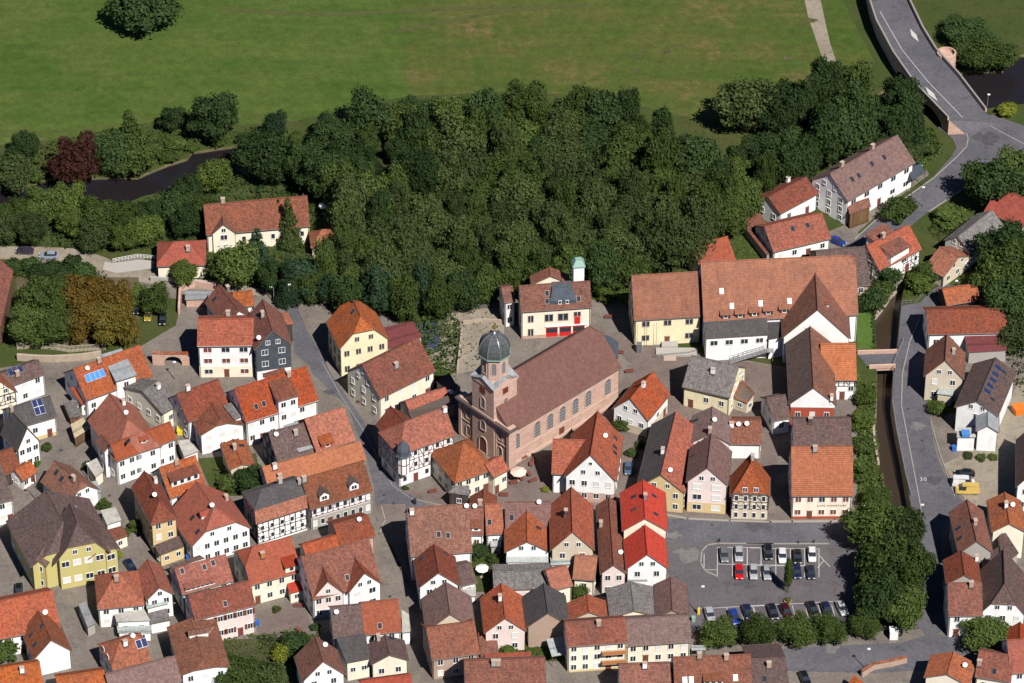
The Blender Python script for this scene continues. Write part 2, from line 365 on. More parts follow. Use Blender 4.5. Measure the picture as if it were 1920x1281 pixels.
    if z0 == 0 and not shed and not o.get('nowin'):
        for xx in (xa+.15, xb-.15):
            m_ = MB(); m_.bar((xx, -y1-.1, 0), (xx, -y1-.1, e0-.1), .06, GUT, 5); m_.bar((xx, -y1-.1, e0-.1), (xx, -W, h-.15), .05, GUT, 5); m_.build('downpipe', root, M)
    # facades
    ca = math.cos(fit['ang']); sa = math.sin(fit['ang'])
    FS = dict(n=((xa, -y1), (1, 0), xb-xa, (0, -1), 0), f=((xb, y1), (-1, 0), xb-xa, (0, 1), 0),
              a=((xa, y1), (0, -1), 2*y1, (-1, 0), 1), b=((xb, -y1), (0, 1), 2*y1, (1, 0), 1))
    win = o.get('win', {}); ww = o.get('ww', 1.0); wh_ = o.get('wh_', 1.32)
    tdone = False
    hw = max(e0, 2.2) - z0
    for key, (p0, d, ln, nr, gab) in FS.items():
        wy = sa*nr[0] + ca*nr[1]; wx = ca*nr[0] - sa*nr[1]
        vis = wy < .28
        if not vis and key not in win: continue
        spec = win.get(key)
        if spec == 0 or o.get('nowin'): spec = (0, 0)
        if spec is None:
            spec = (max(1, int(ln / 2.7)), max(1, int((hw + .3) / 2.75)))
        nc, nr_ = spec[:2]; st = hw / max(nr_, 1)
        dcol = -1
        if nc > 1 and key == o.get('door', 'n' if not gab else 'x'): dcol = (len(LOG)*7 + 1) % nc
        if o.get('door') == key: dcol = o.get('dcol', dcol)
        for rr in range(nr_):
            for c in range(nc):
                s = ln * (c + .5) / nc
                p = (p0[0] + d[0]*s + nr[0]*.003, p0[1] + d[1]*s + nr[1]*.003)
                rs = rnd.random(); pm = GLASS
                if rs < o.get('rsh', .2): pm = o.get('shm', SHUT)
                w1 = spec[2] if len(spec) > 2 else ww
                if rr == 0 and c == dcol and z0 == 0: door(root, M @ WM((p[0], p[1], .1), nr)); continue
                zz = z0 + st*rr + st*.55
                if zz + wh_/2 > z0 + hw - .15: zz = z0 + hw - .15 - wh_/2
                if hw < 2: continue
                window(root, M @ WM((p[0], p[1], zz), nr), w1, wh_, o.get('fm'), pm, o.get('shut'))
        if gab and dh > 2.6 and not shed and (ka if key == 'a' else kb) < .9 and spec != (0, 0):
            kk = ka if key == 'a' else kb; mid = p0[0] + d[0]*ln/2 + nr[0]*.003, p0[1] + d[1]*ln/2 + nr[1]*.003
            gz = h + dh*.22 + .3; offs = (-y1*.3, y1*.3) if y1 > 3 else (0,)
            for q in offs: window(root, M @ WM((mid[0]+d[0]*q, mid[1]+d[1]*q, gz), nr), .85, 1.05, o.get('fm'))
            if dh > 5.2 and kk < .3: window(root, M @ WM((mid[0], mid[1], h + dh*.62), nr), .6, .7, o.get('fm'))
        if o.get('tf'):
            tm = o['tf']; tb = MB(); t0 = o.get('tz', z0 + 2.7); t1 = hw + z0 - .02
            nb = max(2, int(ln / 1.15))
            def TP(s, z): return (p0[0] + d[0]*s, p0[1] + d[1]*s, z)
            def beam(s0, z_0, s1, z_1, wd=.20):
                a = Vector(TP(s0, z_0)); b = Vector(TP(s1, z_1)); D = (b-a).normalized(); nn = Vector((nr[0], nr[1], 0)); q = D.cross(nn) * (wd/2)
                tb.poly([a-q+nn*.035, b-q+nn*.035, b+q+nn*.035, a+q+nn*.035] if True else 0, tm)
            nf = max(1, round((t1 - t0) / 2.6)); fh = (t1 - t0) / nf
            for i in range(nf + 1): beam(0, t0 + i*fh - (.08 if i == nf else -.08), ln, t0 + i*fh - (.08 if i == nf else -.08), .22)
            for i in range(nf):
                beam(0, t0+i*fh+.95, ln, t0+i*fh+.95, .15)
                for j in range(nb + 1): beam(ln*j/nb*.985+.06, t0+i*fh, ln*j/nb*.985+.06, t0+(i+1)*fh)
                for j in range(0, nb, 2):
                    s0 = ln*j/nb; s1 = ln*(j+1)/nb; beam(s0, t0+i*fh, s1, t0+(i+.9)*fh, .17) if (j//2) % 2 else beam(s1, t0+i*fh, s0, t0+(i+.9)*fh, .17)
            if gab and dh > 1 and not shed:
                kk = ka if key == 'a' else kb
                if kk < 1:
                    nbh = max(1, int((dh*(1-kk)) / 1.6))
                    for i in range(nbh):
                        z_ = h + i*dh*(1-kk)/nbh; yy = min(y1, W*(1-(z_-h)/dh)-.3)
                        if yy > .3: beam(ln/2-yy, z_, ln/2+yy, z_, .14)
                    for q in (-.5, -.2, .2, .5):
                        zt_ = min(h + dh*(1-abs(q)*y1/W) - .4, hr-kk*dh-.3); beam(ln/2+q*y1, h, ln/2+q*y1, zt_, .14)
            me = tb.mesh('timber_frame')
            link('timber_frame', me, root, M)
    # things on the roof
    def plane(s):
        F3 = F.to_3x3(); o3 = F @ Vector((0, s*W, h)); nn = F3 @ (Vector((0, -dh, 2*W)).normalized() if shed else Vector((0, s*dh, W)).normalized()); return o3, nn
    def onroof(px):
        best = None
        for s in ((-1,) if shed else (-1, 1)):
            o3, nn = plane(s); q = F.inverted() @ hit(px, o3, nn)
            ok = (abs(q.x) <= L+.5) and (-.4 <= -q.y*(-s) <= W+.5 if not shed else True)
            if nn.dot(-ray(px)) > 0 and ok: best = (q, s); break
        if best is None: q = F.inverted() @ hit(px, *plane(-1)); best = (q, -1)
        q, s = best; q.x = max(-L+.5, min(L-.5, q.x)); q.y = max(-W+.3, min(W-.3, q.y)); q.z = zt(q.y); return q, s
    sl = math.atan2(dh, 2*W if shed else W)
    def RM(q, s):   # frame lying on the roof plane (x along ridge, y up-slope, z out)
        return Matrix.Translation(q) @ (Matrix.Rotation(0 if s < 0 else math.pi, 4, 'Z') @ Matrix.Rotation(sl, 4, 'X'))
    for px in PX(o.get('sk', '')):
        q, s = onroof(px); m_ = MB(); m_.box(-.44, .44, -.62, .62, .02, .10, GUT if not o.get('skw') else METAL); k_ = m_.build('skylight', roof, RM(q, s))
        m_ = MB(); m_.box(-.39, .39, -.57, .57, .09, .125, GLASS if not o.get('skw') else WHITE); m_.build('pane', k_, Matrix())
    for px in PX(o.get('sat', '')):
        q, s = onroof(px); m_ = MB(); m_.bar((0,0,-.1), (0,0,1.1), .04, METAL); ex = fit['ang']
        D = Matrix.Rotation(-ex, 4, 'Z') @ Matrix.Translation((0, -.1, 1.1)) @ Matrix.Rotation(R_(62), 4, 'X')
        mm = MB(); mm.lathe([(.05, -.05), (.3, .0), (.48, .09), (.5, .11), (.3, .03), (.05, 0)], 12, WHITE)
        bb = len(m_.v); m_.v += [tuple(D @ Vector(v)) for v in mm.v]; m_.f += [tuple(bb+i for i in f) for f in mm.f]; m_.m += [m_.mi(WHITE)]*len(mm.f)
        m_.build('satellite_dish', roof, Matrix.Translation(q))
    for px in PX(o.get('sol', '')):   # x,y,cols,rows,(bright)
        q, s = onroof(px[:2]); nc, nrr = int(px[2]), int(px[3]); m_ = MB(); pm = BLUEL if len(px) > 4 and px[4] else BLUEP
        for i in range(nc):
            for j in range(nrr): m_.box((i-nc/2)*1.12+.04, (i-nc/2)*1.12+1.08, (j-nrr/2)*1.75+.04, (j-nrr/2)*1.75+1.7, .08, .14, pm)
        m_.box(-nc*.56, nc*.56, -nrr*.875, nrr*.875, .03, .075, METAL); m_.build('solar_panel', roof, RM(q, s))
    chs = PX(o['ch']) if isinstance(o.get('ch'), str) else []
    lst = [onroof(p)[0] for p in chs]
    if o.get('ch', 1) == 1 and not shed and W > 2.5 and not pre:
        lst.append(Vector((L*rnd.uniform(-.5, .5), -W*rnd.uniform(.05, .25), 0)))
    for q in lst:
        zz = zt(q.y); cm = rnd.choice([BRICK, WL['gp'], WHITE, BRICK]) if not o.get('chm') else o['chm']; m_ = MB()
        m_.box(-.42, .42, -.32, .32, -1.0, 1.35, cm).box(-.5, .5, -.4, .4, 1.35, 1.47, STONE).box(-.56, .56, -.46, .46, -.14+(-.0), .12, METAL if False else GUT)
        c_ = m_.build('chimney', roof, Matrix.Translation((q.x, q.y, zz)))
        m_ = MB(); m_.bar((-.18,0,1.45), (-.18,0,1.75), .1, BLACK, 6).bar((.18,0,1.45), (.18,0,1.7), .1, BLACK, 6)
    for px in PX(o.get('dm', '')):   # small gabled dormer: x,y at the foot of its front, width, height
        q, s = onroof(px[:2]); wd = px[2] if len(px) > 2 else 1.5; hd = px[3] if len(px) > 3 else 1.3
        m_ = MB(); dp = (hd + wd*.45) / max(dh/W, .3); D = Matrix.Translation((q.x, q.y, zt(q.y))) @ Matrix.Rotation(0 if s < 0 else math.pi, 4, 'Z')
        m_.box(-wd/2, wd/2, 0, dp*.75, -.3, hd, wm)
        dr = RF[o['dmr']] if o.get('dmr') else rm; e = .2; hp = wd*.42
        for sg in (-1, 1):
            P = [(sg*(wd/2+e), -.25, hd-.1), (0, -.25, hd+hp), (0, dp, hd+hp), (sg*(wd/2+e), dp*.8, hd-.1)]; m_.poly(P if sg > 0 else P[::-1], dr); m_.poly([(a, b, c-.09) for a, b, c in (P[::-1] if sg > 0 else P)], GUT)
        m_.poly([(-wd/2, -.003, hd-.02), (wd/2, -.003, hd-.02), (0, -.003, hd+hp-.1)], wm)
        d_ = m_.build('dormer', roof, D); ff = link('window', wmesh('frame', wd*.55, hd*.62, WHITE), root, M @ D @ Matrix.Translation((0, -.01, hd*.5)))
        link('pane', wmesh('pane', wd*.55, hd*.62, None, GLASS), ff, Matrix())
    for px in PX(o.get('sd', '')):   # shed dormer: x,y at the foot of its front, width, height, windows
        q, s = onroof(px[:2]); wd, hd = px[2], px[3]; nw = int(px[4]) if len(px) > 4 else 2; dwm = WL[o['dmw']] if o.get('dmw') else wm
        D = Matrix.Translation((q.x, q.y, zt(q.y))) @ Matrix.Rotation(0 if s < 0 else math.pi, 4, 'Z'); sl_ = dh/W; dp = min(hd / (sl_ - .28) if sl_ > .4 else hd*3, 7)
        m_ = MB(); m_.poly([(-wd/2,0,-.2),(wd/2,0,-.2),(wd/2,0,hd),(-wd/2,0,hd)], dwm)
        for sg in (-1, 1):
            P = [(sg*wd/2,0,-.2),(sg*wd/2,dp,sl_*dp-.2),(sg*wd/2,dp,hd+.28*dp),(sg*wd/2,0,hd)]; m_.poly(P if sg > 0 else P[::-1], dwm)
        e = .22; m_.poly([(-wd/2-e,-.3,hd-.02),(wd/2+e,-.3,hd-.02),(wd/2+e,dp+.2,hd+.28*dp+.08),(-wd/2-e,dp+.2,hd+.28*dp+.08)], RF[o['dmr']] if o.get('dmr') else rm)
        m_.poly([(-wd/2-e,-.3,hd-.12),(wd/2+e,-.3,hd-.12),(wd/2+e,dp,hd+.28*dp-.1),(-wd/2-e,dp,hd+.28*dp-.1)][::-1], under)
        m_.poly([(-wd/2-e,-.3,hd-.12),(wd/2+e,-.3,hd-.12),(wd/2+e,-.3,hd-.02),(-wd/2-e,-.3,hd-.02)], GUT)
        m_.build('dormer', roof, D)
        for c in range(nw):
            ff = link('window', wmesh('frame', .8, min(1, hd*.6), WHITE), root, M @ D @ Matrix.Translation(((c+.5)/nw*wd-wd/2, -.005, hd*.5)))
            link('pane', wmesh('pane', .8, min(1, hd*.6), None, GLASS), ff, Matrix())
    return M, fit, roof
def quadvol(root, Mroot, pts, o, pre=''):
    P = PX(pts); T = [G(p[:2], p[2]) for p in P]
    if (T[1]-T[0]).cross(T[2]-T[0]).z < 0: T = T[::-1]
    inv = Mroot.inverted(); T = [inv @ t for t in T]; rm = RF[o.get('rf', 'rb')]; r = MB(); n = len(T); th = .16
    r.poly(T, rm); r.poly([t - Zv*th for t in T[::-1]], GUT)
    for i in range(n): a, b = T[i], T[(i+1) % n]; r.poly([b, a, a-Zv*th, b-Zv*th], GUT)
    roof = r.build(pre + 'roof', root, Matrix())
    z0 = o.get('z0', 0)
    if o.get('wl', 1) != 0:
        wm = WL[o.get('wl', 'wh')] if isinstance(o.get('wl', 'wh'), str) else WL['wh']
        c = sum(T, Vector())/n; S = [c + (t-c)*(1-.3/max(1, (t-c).length)) for t in T]; wb = MB()
        for i in range(n):
            a, b = S[i], S[(i+1) % n]; wb.poly([(a.x,a.y,z0),(b.x,b.y,z0),(b.x,b.y,b.z-th),(a.x,a.y,a.z-th)], wm)
        wb.build(pre + 'wall', root, Matrix())
        if not o.get('nowin'):
            for i in range(n):
                a, b = S[i], S[(i+1) % n]; d = (b-a); d.z = 0; nr = Vector((d.y, -d.x, 0)).normalized()
                if (Mroot.to_3x3() @ nr).y < -.5 and d.length > 1.8 and min(a.z, b.z) - z0 > 2:
                    k = max(1, int(d.length/2.2)) if not o.get('wspec') else o['wspec'][0]
                    if o.get('tf'):
                        dn = d.normalized(); timber(root, Matrix(), (a.x, a.y), (dn.x, dn.y), d.length, (nr.x, nr.y), .5, min(a.z, b.z)-th-.05, o['tf'])
                        for c_ in range(k):
                            p = a + d*((c_+.5)/k) + nr*.045; window(root, WM((p.x, p.y, 1.9), nr), .75, 1.1); window(root, WM((p.x, p.y, 4.4), nr), .75, 1.1)
                        continue
                    for c_ in range(k):
                        p = a + d*((c_+.5)/k) + nr*.003; window(root, WM((p.x, p.y, z0 + (min(a.z, b.z)-z0)*(.55 if not o.get('wspec') else .78)), nr), *(o['wspec'][1:] if o.get('wspec') else (.9, 1.1)))
    else:
        pb = MB()
        for t in T: c = sum(T, Vector())/n; q = c + (t-c)*.94; pb.bar((q.x, q.y, z0), (q.x, q.y, q.z-.05), .07, GUT)
        pb.build('post', root, Matrix())
    return roof
HOUSES = []
def House(label, ty, pts, h=5.5, name='house', cat='house', wings=(), group=None, **o):
    if ty == 'E': fit = fitE(pts, h, R_(o.get('p', 45)))
    elif ty == 'G': fit = fitG(pts, h, o.get('hk', (0, 0))[0], o.get('mid'))
    if ty == 'Q':
        P = PX(pts); c = sum((G(p[:2], p[2]) for p in P), Vector())/len(P); root = empty(name, (c.x, c.y, 0)); MR = Matrix.Translation((c.x, c.y, 0))
        tagit(root, label, cat, group); quadvol(root, MR, pts, o); fit = None
    else:
        root = empty(name, (*fit['c'], 0), fit['ang']); MR = FR(fit['c'], fit['ang'])
        tagit(root, label, cat, group)
        LOG.append((label, ty, round(fit['L']*2, 1), round(fit['W']*2, 1), round(fit['h'], 1), round(math.degrees(math.atan2(fit['hr']-fit['h'], fit['W']*(2 if o.get('shed') else 1))))))
        volume(root, MR, fit, o)
    for wg in wings:
        t2, p2, h2, o2 = wg; o3 = dict(rf=o.get('rf', 'rb'), wl=o.get('wl', 'wh'), ch=0); o3.update(o2)
        if t2 == 'Q': quadvol(root, MR, p2, o3, 'wing_')
        else:
            f2 = fitE(p2, h2, R_(o3.get('p', 45))) if t2 == 'E' else fitG(p2, h2, o3.get('hk', (0, 0))[0])
            LOG.append(('   wing of ' + label[:30], t2, round(f2['L']*2, 1), round(f2['W']*2, 1), h2, round(math.degrees(math.atan2(f2['hr']-h2, f2['W'])))))
            volume(root, MR, f2, o3, 'wing_')
    root['_fit'] = 1; del root['_fit']
    return root, MR, fit
# ================= HOUSES =================
H = House
# ---- left edge and upper left ----
H("white house with brown roof and a pair of blue solar panels below the palisade", 'E', "b:-80,450 390,278 280,178", 5.8, p=32, rf='br', sol="b:130,250,3,1", door='n', ch="b:150,300")
H("half-timbered gable house with red roof cut by the left edge of the town", 'G', "b:-150,470 178,487 5,345 -70,230", 5.5, rf='rd', wl='cr', tf=DARKW, tz=3)
H("tall white gable house with dark slate roof and a lower wing carrying two solar squares", 'G', "b:112,925 358,890 235,745 88,590", 5.8, rf='dk', win=dict(a=(3,2), n=(2,2)), rsh=0, ch="b:95,600",
  wings=[('E', "b:110,755 492,645 470,458", 5.2, dict(p=38, rf='dk', sol="b:330,560,2,2", win=dict(n=(3,1)), base='oc'))])
H("white house with orange roof, sky-blue solar strip and large grey box dormer", 'E', "b:740,510 1315,300 655,230", 5.0, p=40, rf='og', sol="b:815,295,4,1,1", sat="b:755,260", ch="b:850,185",
  wings=[('E', "b:995,345 1175,290 930,205", 7.6, dict(p=20, shed=True, rf='mt', win=dict(n=(3,2)))), ('Q', "b:600,400,4.6 690,380,5 778,520,3.2 700,548,3.0", 0, dict(rf='rd'))])
H("low shed under a beige corrugated roof beside the cobbled lane", 'Q', "b:605,712,3.4 712,655,3.4 790,738,2.8 640,832,2.8", name='shed', cat='shed', rf='be', wl='wd', nowin=1)
H("large white inn with steep triangular hipped wing and long red side wing", 'G', "b:1000,1030 1395,885 1090,665 940,445", 6.8, rf='rd', hk=(1,0), sk="b:1110,870", ch="b:1060,545", win=dict(a=(3,2), f=(0,0)), sat="b:1085,640",
  wings=[('E', "b:1000,1032 1519,835 1487,680", 6.8, dict(p=45, rf='rd', win=dict(n=(6,2)), sd="b:1240,870,1.6,.9,1")), ('G', "b:880,952 1004,930 940,897 870,800", 7.0, dict(rf='rb', win=dict(a=(1,2))))])
H("cream house with grey corrugated low roof behind the inn", 'E', "b:1395,625 f:172,445 b:1240,415", 5.2, p=22, rf='gy', wl='cr', sd="")
H("big red barn roof cut by the left edge above the chestnut trees", 'Q', "a:-220,260,8 0,212,8 116,312,5.2 5,790,5.2 -260,760,5", name='barn', cat='barn', rf='rb', wl='wd', nowin=1)
H("small house with weathered orange-brown roof under the white slate-roofed gable", 'E', "b:-60,1190 192,1085 95,915", 3.6, p=38, rf='rb', wl='dw', ch=0)
H("tiny lean house with mottled orange tiles next to a hedge on the lane", 'E', "b:195,1200 325,1115 250,1030", 2.8, p=38, rf='og', ch=0, win=dict(n=(2,1)))
H("white house with balconies and flat brown roof at the left edge", 'E', "c:-80,495 118,440 10,120", 6.2, p=30, rf='br', wl='wh', win=dict(n=(3,2)))
H("hipped cottage with rusty orange roof and two dark roof hatches behind the olive house", 'E', "c:345,285 590,490 465,105", 4, p=42, rf='rb', sk="c:485,210 530,265", hk=(0,.3))
H("large olive-yellow house with wide dark brown roof and three front gables", 'G', "c:250,1003 992,848 645,600 500,335", 7.0, rf='br', wl='gr', hk=(.6,0), ov=.6, mid=1,  win=dict(a=(0,0), f=(4,2)), ch="c:645,560", rsh=.5,
  wings=[('G', "c:395,1035 860,905 662,640 600,470", 7.4, dict(hk=(.5,0), wl='gr', rf='br', win=dict(a=(4,2,1.5)), ov=1.0)), ('G', "c:255,1040 420,1000 345,905 480,720", 6.9, dict(hk=(.6,0), wl='gr', rf='pp', win=dict(a=(1,2)), ov=.6)),
   ('G', "c:735,960 1003,876 860,800 770,660", 6.9, dict(hk=(.6,0), wl='gr', rf='br', win=dict(a=(2,2,1.6)), ov=.6)), ('Q', "c:925,700,3 1050,665,3 1100,752,2.9 962,806,2.9", 0, dict(rf='rb', wl='cr'))])
H("yellow-fronted narrow house with long brown hipped roof and a low porch roof", 'G', "c:1310,668 1535,592 1365,450 1235,195", 8.5, rf='rb', wl='oc', hk=(1,0), win=dict(a=(2,3), f=(5,2)), ch="c:1335,300", sat="c:1330,430",
  wings=[('Q', "c:1322,835,4.4 g:160,752,4.4 g:216,842,3.2 c:1370,922,3.2", 0, dict(rf='br'))])
H("orange-roofed house with one wide box dormer above the white gable house", 'E', "g:85,437 400,330 315,62", 5.2, p=45, rf='og', ch="g:140,145", sd="g:220,300,6.2,1.6,4", dmr='rb')
H("large white house with red-brown half-hipped roof facing the narrow yard", 'G', "g:300,855 800,668 460,500 310,285", 5.6, rf='rd', hk=(.5,0), sk="g:280,600 325,720", dm="g:350,600,1.4,1", ch="g:570,450", win=dict(a=(6,2), f=(3,1)), sat="g:450,520")
H("half-timbered house with dark hipped roof above an orange tiled skirt", 'E', "g:812,545 1258,402 1155,265", 8.0, p=32, rf='dk', hk=(.95,.4), tf=DARKW, tz=.6, win=dict(n=(5,3,.8)), rsh=0, ch="g:1030,300 1225,300",
  wings=[('Q', "g:812,543,8.3 1256,402,8.3 1268,514,5.9 822,655,5.9", 0, dict(rf='og', wl='wh', tf=DARKW))])
H("half-timbered corner house with brown roof and two hipped dormers at the street bend", 'E', "g:1290,530 j:548,1010 j:490,742", 6.0, p=45, rf='rb', tf=REDW, tz=3.4, dm="j:130,1090,2,1.5 j:385,1000,2,1.5", win=dict(n=(8,2,.8)), dmr='br', ch="g:1235,290", base='gp', bh=3.2)
H("long bright orange roof of the house behind the two-dormer corner house", 'E', "g:925,330 j:492,745 j:450,582", 6.0, p=40, rf='cl', ch="g:1030,270 g:985,180")
H("orange-roofed house with a recessed roof balcony next to the main street", 'E', "j:60,680 398,575 310,287", 6.0, p=40, rf='og', ch=0, wl='rs', sd="j:160,640,2.6,1.2,1")
H("small house with dark grey roof and a cream dormer between orange roofs", 'E', "f:1005,940 1340,850 935,688", 5.4, p=40, rf='br', wl='sl', ch="f:1165,715", sat="f:1000,735", wings=[('E', "f:1190,860 1335,815 1140,715", 6.2, dict(shed=True, p=22, rf='mt', wl='lg', z0=3, win=dict(n=(2,1))))])
H("long house with red-orange roof, two roof windows and a white three-storey projection", 'E', "f:740,610 1362,415 640,315", 6.6, p=42, rf='og', sk="f:825,470 890,445", ch="f:1105,215", win=dict(n=(7,2)), verge=1,
  wings=[('E', "f:1012,425 1195,372 955,275", 10.1, dict(shed=True, p=22, rf='rb', win=dict(n=(2,3))))])
H("brown-roofed house with curved white gable between the grey and orange roofs", 'E', "f:240,605 600,470 510,228", 6.0, p=42, rf='rb', ch="f:240,330",
  wings=[('G', "f:285,785 640,630 515,575 400,365", 5.4, dict(hk=(.25,0), rf='rb', win=dict(a=(3,2)))), ('Q', "f:540,462,7 640,422,7 722,542,6.6 642,585,6.6", 0, dict(rf='gy', wl='wh'))])
H("small cottage with orange roof and blue roof window beside the leafy yard", 'G', "f:612,1030 820,945 705,965 625,748", 4.8, rf='og', wl='tn', sk="f:700,805", ch="f:640,830", nowin=1)
H("white three-storey house with orange roof and brown roller shutters", 'E', "e:318,776 802,770 755,540", 8.8, p=30, rf='og', win=dict(n=(3,3,1.7)), rsh=.7, shm=BROWN, ch="e:585,515", base='cr', bh=3, wh_=1.2, door='n', dcol=1, verge=1)
H("dark slate-clad gable house with white ground floor and brown roof", 'G', "e:808,803 1135,768 965,640 880,370", 9.0, rf='rb', upper=('sl', 2.9), win=dict(a=(2,3,1.3)), ch="e:880,520", rsh=0, sat="e:850,730",
  wings=[('Q', "e:1000,490,6 1095,478,6 1145,582,5 1090,594,5", 0, dict(rf='og', wl='dw'))])
H("brown-red hipped roof house between the concrete terrace and the shuttered house", 'E', "e:382,395 560,620 505,252", 5.6, p=45, rf='rb', sk="e:470,370", ch="e:582,300", chm=METAL,
  wings=[('E', "e:640,445 812,425 775,297", 5.4, dict(p=35, rf='og', tf=DARKW, tz=2))])
H("pale yellow house with bright orange half-hipped roof on the main street", 'G', "i:240,805 672,722 440,510 350,330", 8.0, rf='og', wl='ye', hk=(.42,.42), win=dict(a=(4,2)), sk="i:380,390 375,478", ch=0, rsh=0, fm=STONE)
H("low building with flat maroon sheet roof behind the yellow house", 'Q', "J:118,345,5.6 465,270,5.6 590,455,4.4 160,610,4.4", name='outbuilding', cat='building', rf='mr', wl='gp', nowin=1)
H("cream house with brown tiled roof and tall grey stone gable beside the street", 'E', "i:605,1225 1087,985 480,922", 6.2, p=42, rf='rb', wl='cr', win=dict(n=(4,2), a=(3,2)), ch="i:745,960", rsh=.1)
H("low weathered orange roof building wedged behind the half-timbered hall", 'E', "j:885,388 1262,255 815,245", 4.0, p=38, rf='og', wl='gp', ch=0, sat="j:1215,190", wings=[('Q', "j:850,322,6.6 1222,178,6.6 1264,258,4.15 884,392,4.15", 0, dict(rf='pp', wl=0))])
# half-timbered hall with a turret
th_, MR_, ft_ = H("tall red half-timbered town house with a slate onion turret on its corner", 'E', "j:760,708 1255,531 1150,300", 8.8, name='timbered_town_house', p=45, rf='og', hk=(1,0), tf=REDW, tz=3.0, win=dict(n=(5,3,.8)), rsh=0, ch="j:1175,330", chm=WL['wh'],
  wings=[('E', "j:568,440 757,655 815,418", 8.7, dict(p=45, rf='rb', tf=REDW, tz=3.0, hk=(0,1)))])
tc = MR_.inverted() @ G(PX("j:806,715")[0], 8.6); tc.z = 0; m_ = MB(); m_.lathe([(1.3, 4.6), (1.3, 9.4)], 8, WL['wh'], (tc.x, tc.y, 0)); m_.lathe([(.3, 3.4), (1.3, 4.6)], 8, STONE, (tc.x, tc.y, 0))
for k in range(8):
    t = 2*math.pi*k/8; m_.bar((tc.x+1.3*math.cos(t), tc.y+1.3*math.sin(t), 4.6), (tc.x+1.3*math.cos(t), tc.y+1.3*math.sin(t), 9.4), .1, REDW)
m_.lathe([(1.33, 6.9), (1.33, 7.1)], 8, REDW, (tc.x, tc.y, 0)); tu = m_.build('turret', th_, Matrix())
m_ = MB(); m_.lathe([(1.75, 9.3), (1.5, 9.6), (1.45, 10.1), (1.5, 10.7), (1.25, 11.4), (.7, 12.0), (.2, 12.6), (.05, 13.4)], 8, RF['bs'], (tc.x, tc.y, 0)); m_.build('onion_roof', tu, Matrix())
m_ = MB(); m_.lathe([(.02, 13.3), (.16, 13.5), (.02, 13.7)], 8, GOLD, (tc.x, tc.y, 0)); m_.build('finial', tu, Matrix())
H("cream guest house with orange hipped roof and grey bay beside the church front", 'E', "j:1245,945 n:285,650 n:88,388", 5.6, p=40, rf='og', wl='cr', hk=(1,.7), win=dict(n=(4,2)), ch=0,
  wings=[('E', "n:300,716 437,642 372,522", 5.0, dict(p=35, rf='og', wl='cr', win=dict(n=(2,1)))), ('Q', "j:1190,1022,4.2 1262,962,4.6 1372,962,4.6 1376,1052,4.0", 0, dict(rf='gy', wl='dw'))])
# ---- fire station ----
fs, MF, ff_ = H("cream fire station with red folding gates, brown roof and a blue metal dormer", 'E', "I:312,776 1212,716 285,445", 7.8, name='fire_station', cat='fire station', p=50, rf='rb', wl='cr', win=dict(n=(0,0)), ch=0, base='st', bh=.9, sk="I:645,540 645,640 1045,610",
  wings=[('G', "I:440,445 925,402 690,320 675,205", 9.0, dict(rf='rb', wl='cr')), ('E', "I:105,660 250,640 92,465", 7.0, dict(p=30, rf='rb', wl='wh', win=dict(n=(1,2))))])
L_, W_ = ff_['L'], ff_['W']; y_ = -(W_-.4)
for fx, fz, w1, h1 in ((-.71,1.7,1.1,1.9),(-.71,5.4,1.1,1.7),(-.2,5.4,1.7,1.8),(.2,5.4,2.1,1.8)):
    window(fs, Matrix.Translation((fx*L_, y_-.003, fz)), w1, h1, STONE)
window(fs, Matrix.Translation((.6*L_, y_-.003, 5.9)), 1.4, 1.2, STONE); door(fs, Matrix.Translation((.6*L_, y_-.003, 3.2)), 1.3, 2.1, RED, RED)
for k in range(3):
    m_ = MB(); x0 = -.28*L_ + k*(.38*L_); m_.box(x0, x0+.33*L_, y_-.06, y_, .15, 2.9, RED); m_.box(x0+.1, x0+.33*L_-.1, y_-.085, y_-.06, 1.3, 2.5, GLASS); m_.build('garage_door', fs, Matrix())
m_ = MB(); m_.box(-.3*L_, .9*L_, y_-.3, y_, 3.0, 3.12, WHITE); m_.build('canopy', fs, Matrix())
t_ = MF.inverted() @ G(PX("I:1048,365")[0], 12.2); m_ = MB(); m_.box(t_.x-1.15, t_.x+1.15, t_.y, t_.y+2.4, 6, 15.4, WL['wh']); tw = m_.build('hose_tower', fs, Matrix())
m_ = MB(); cx, cy = t_.x, t_.y+1.2
for z0_, z1_, r0_, r1_ in ((15.4,15.7,1.45,1.45),(15.7,16.9,1.45,.7)): m_.lathe([(r0_*1.35, z0_), (r1_*1.35, z1_)], 4, GREENP, (cx, cy, 0), math.pi/4)
m_.build('copper_cap', tw, Matrix())
d0 = MF.inverted() @ G(PX("I:742,697")[0], 8.3); d1 = MF.inverted() @ G(PX("I:955,688")[0], 8.3); yd = -(W_*.80); zd = 7.8 + W_*.2*math.tan(R_(50)); m_ = MB(); xm, xh = (d0.x+d1.x)/2, 2.9; hh = 3.0; yb = yd+3.4
BD = RF['bs']; m_.poly([(xm-xh,yd,zd-.3),(xm+xh,yd,zd-.3),(xm+xh,yd,zd+.9),(xm-xh,yd,zd+.9)], BD).poly([(xm-xh,yd,zd+.9),(xm+xh,yd,zd+.9),(xm+xh*.75,yd+1.5,zd+hh),(xm-xh*.75,yd+1.5,zd+hh)], BD)
m_.poly([(xm-xh*.75,yd+1.5,zd+hh),(xm+xh*.75,yd+1.5,zd+hh),(xm+xh*.75,yb,zd+hh+.6),(xm-xh*.75,yb,zd+hh+.6)], BD).poly([(xm+xh,yd,zd-.3),(xm+xh,yb,zd-.3),(xm+xh*.75,yb,zd+hh+.6),(xm+xh*.75,yd+1.5,zd+hh),(xm+xh,yd,zd+.9)], BD)
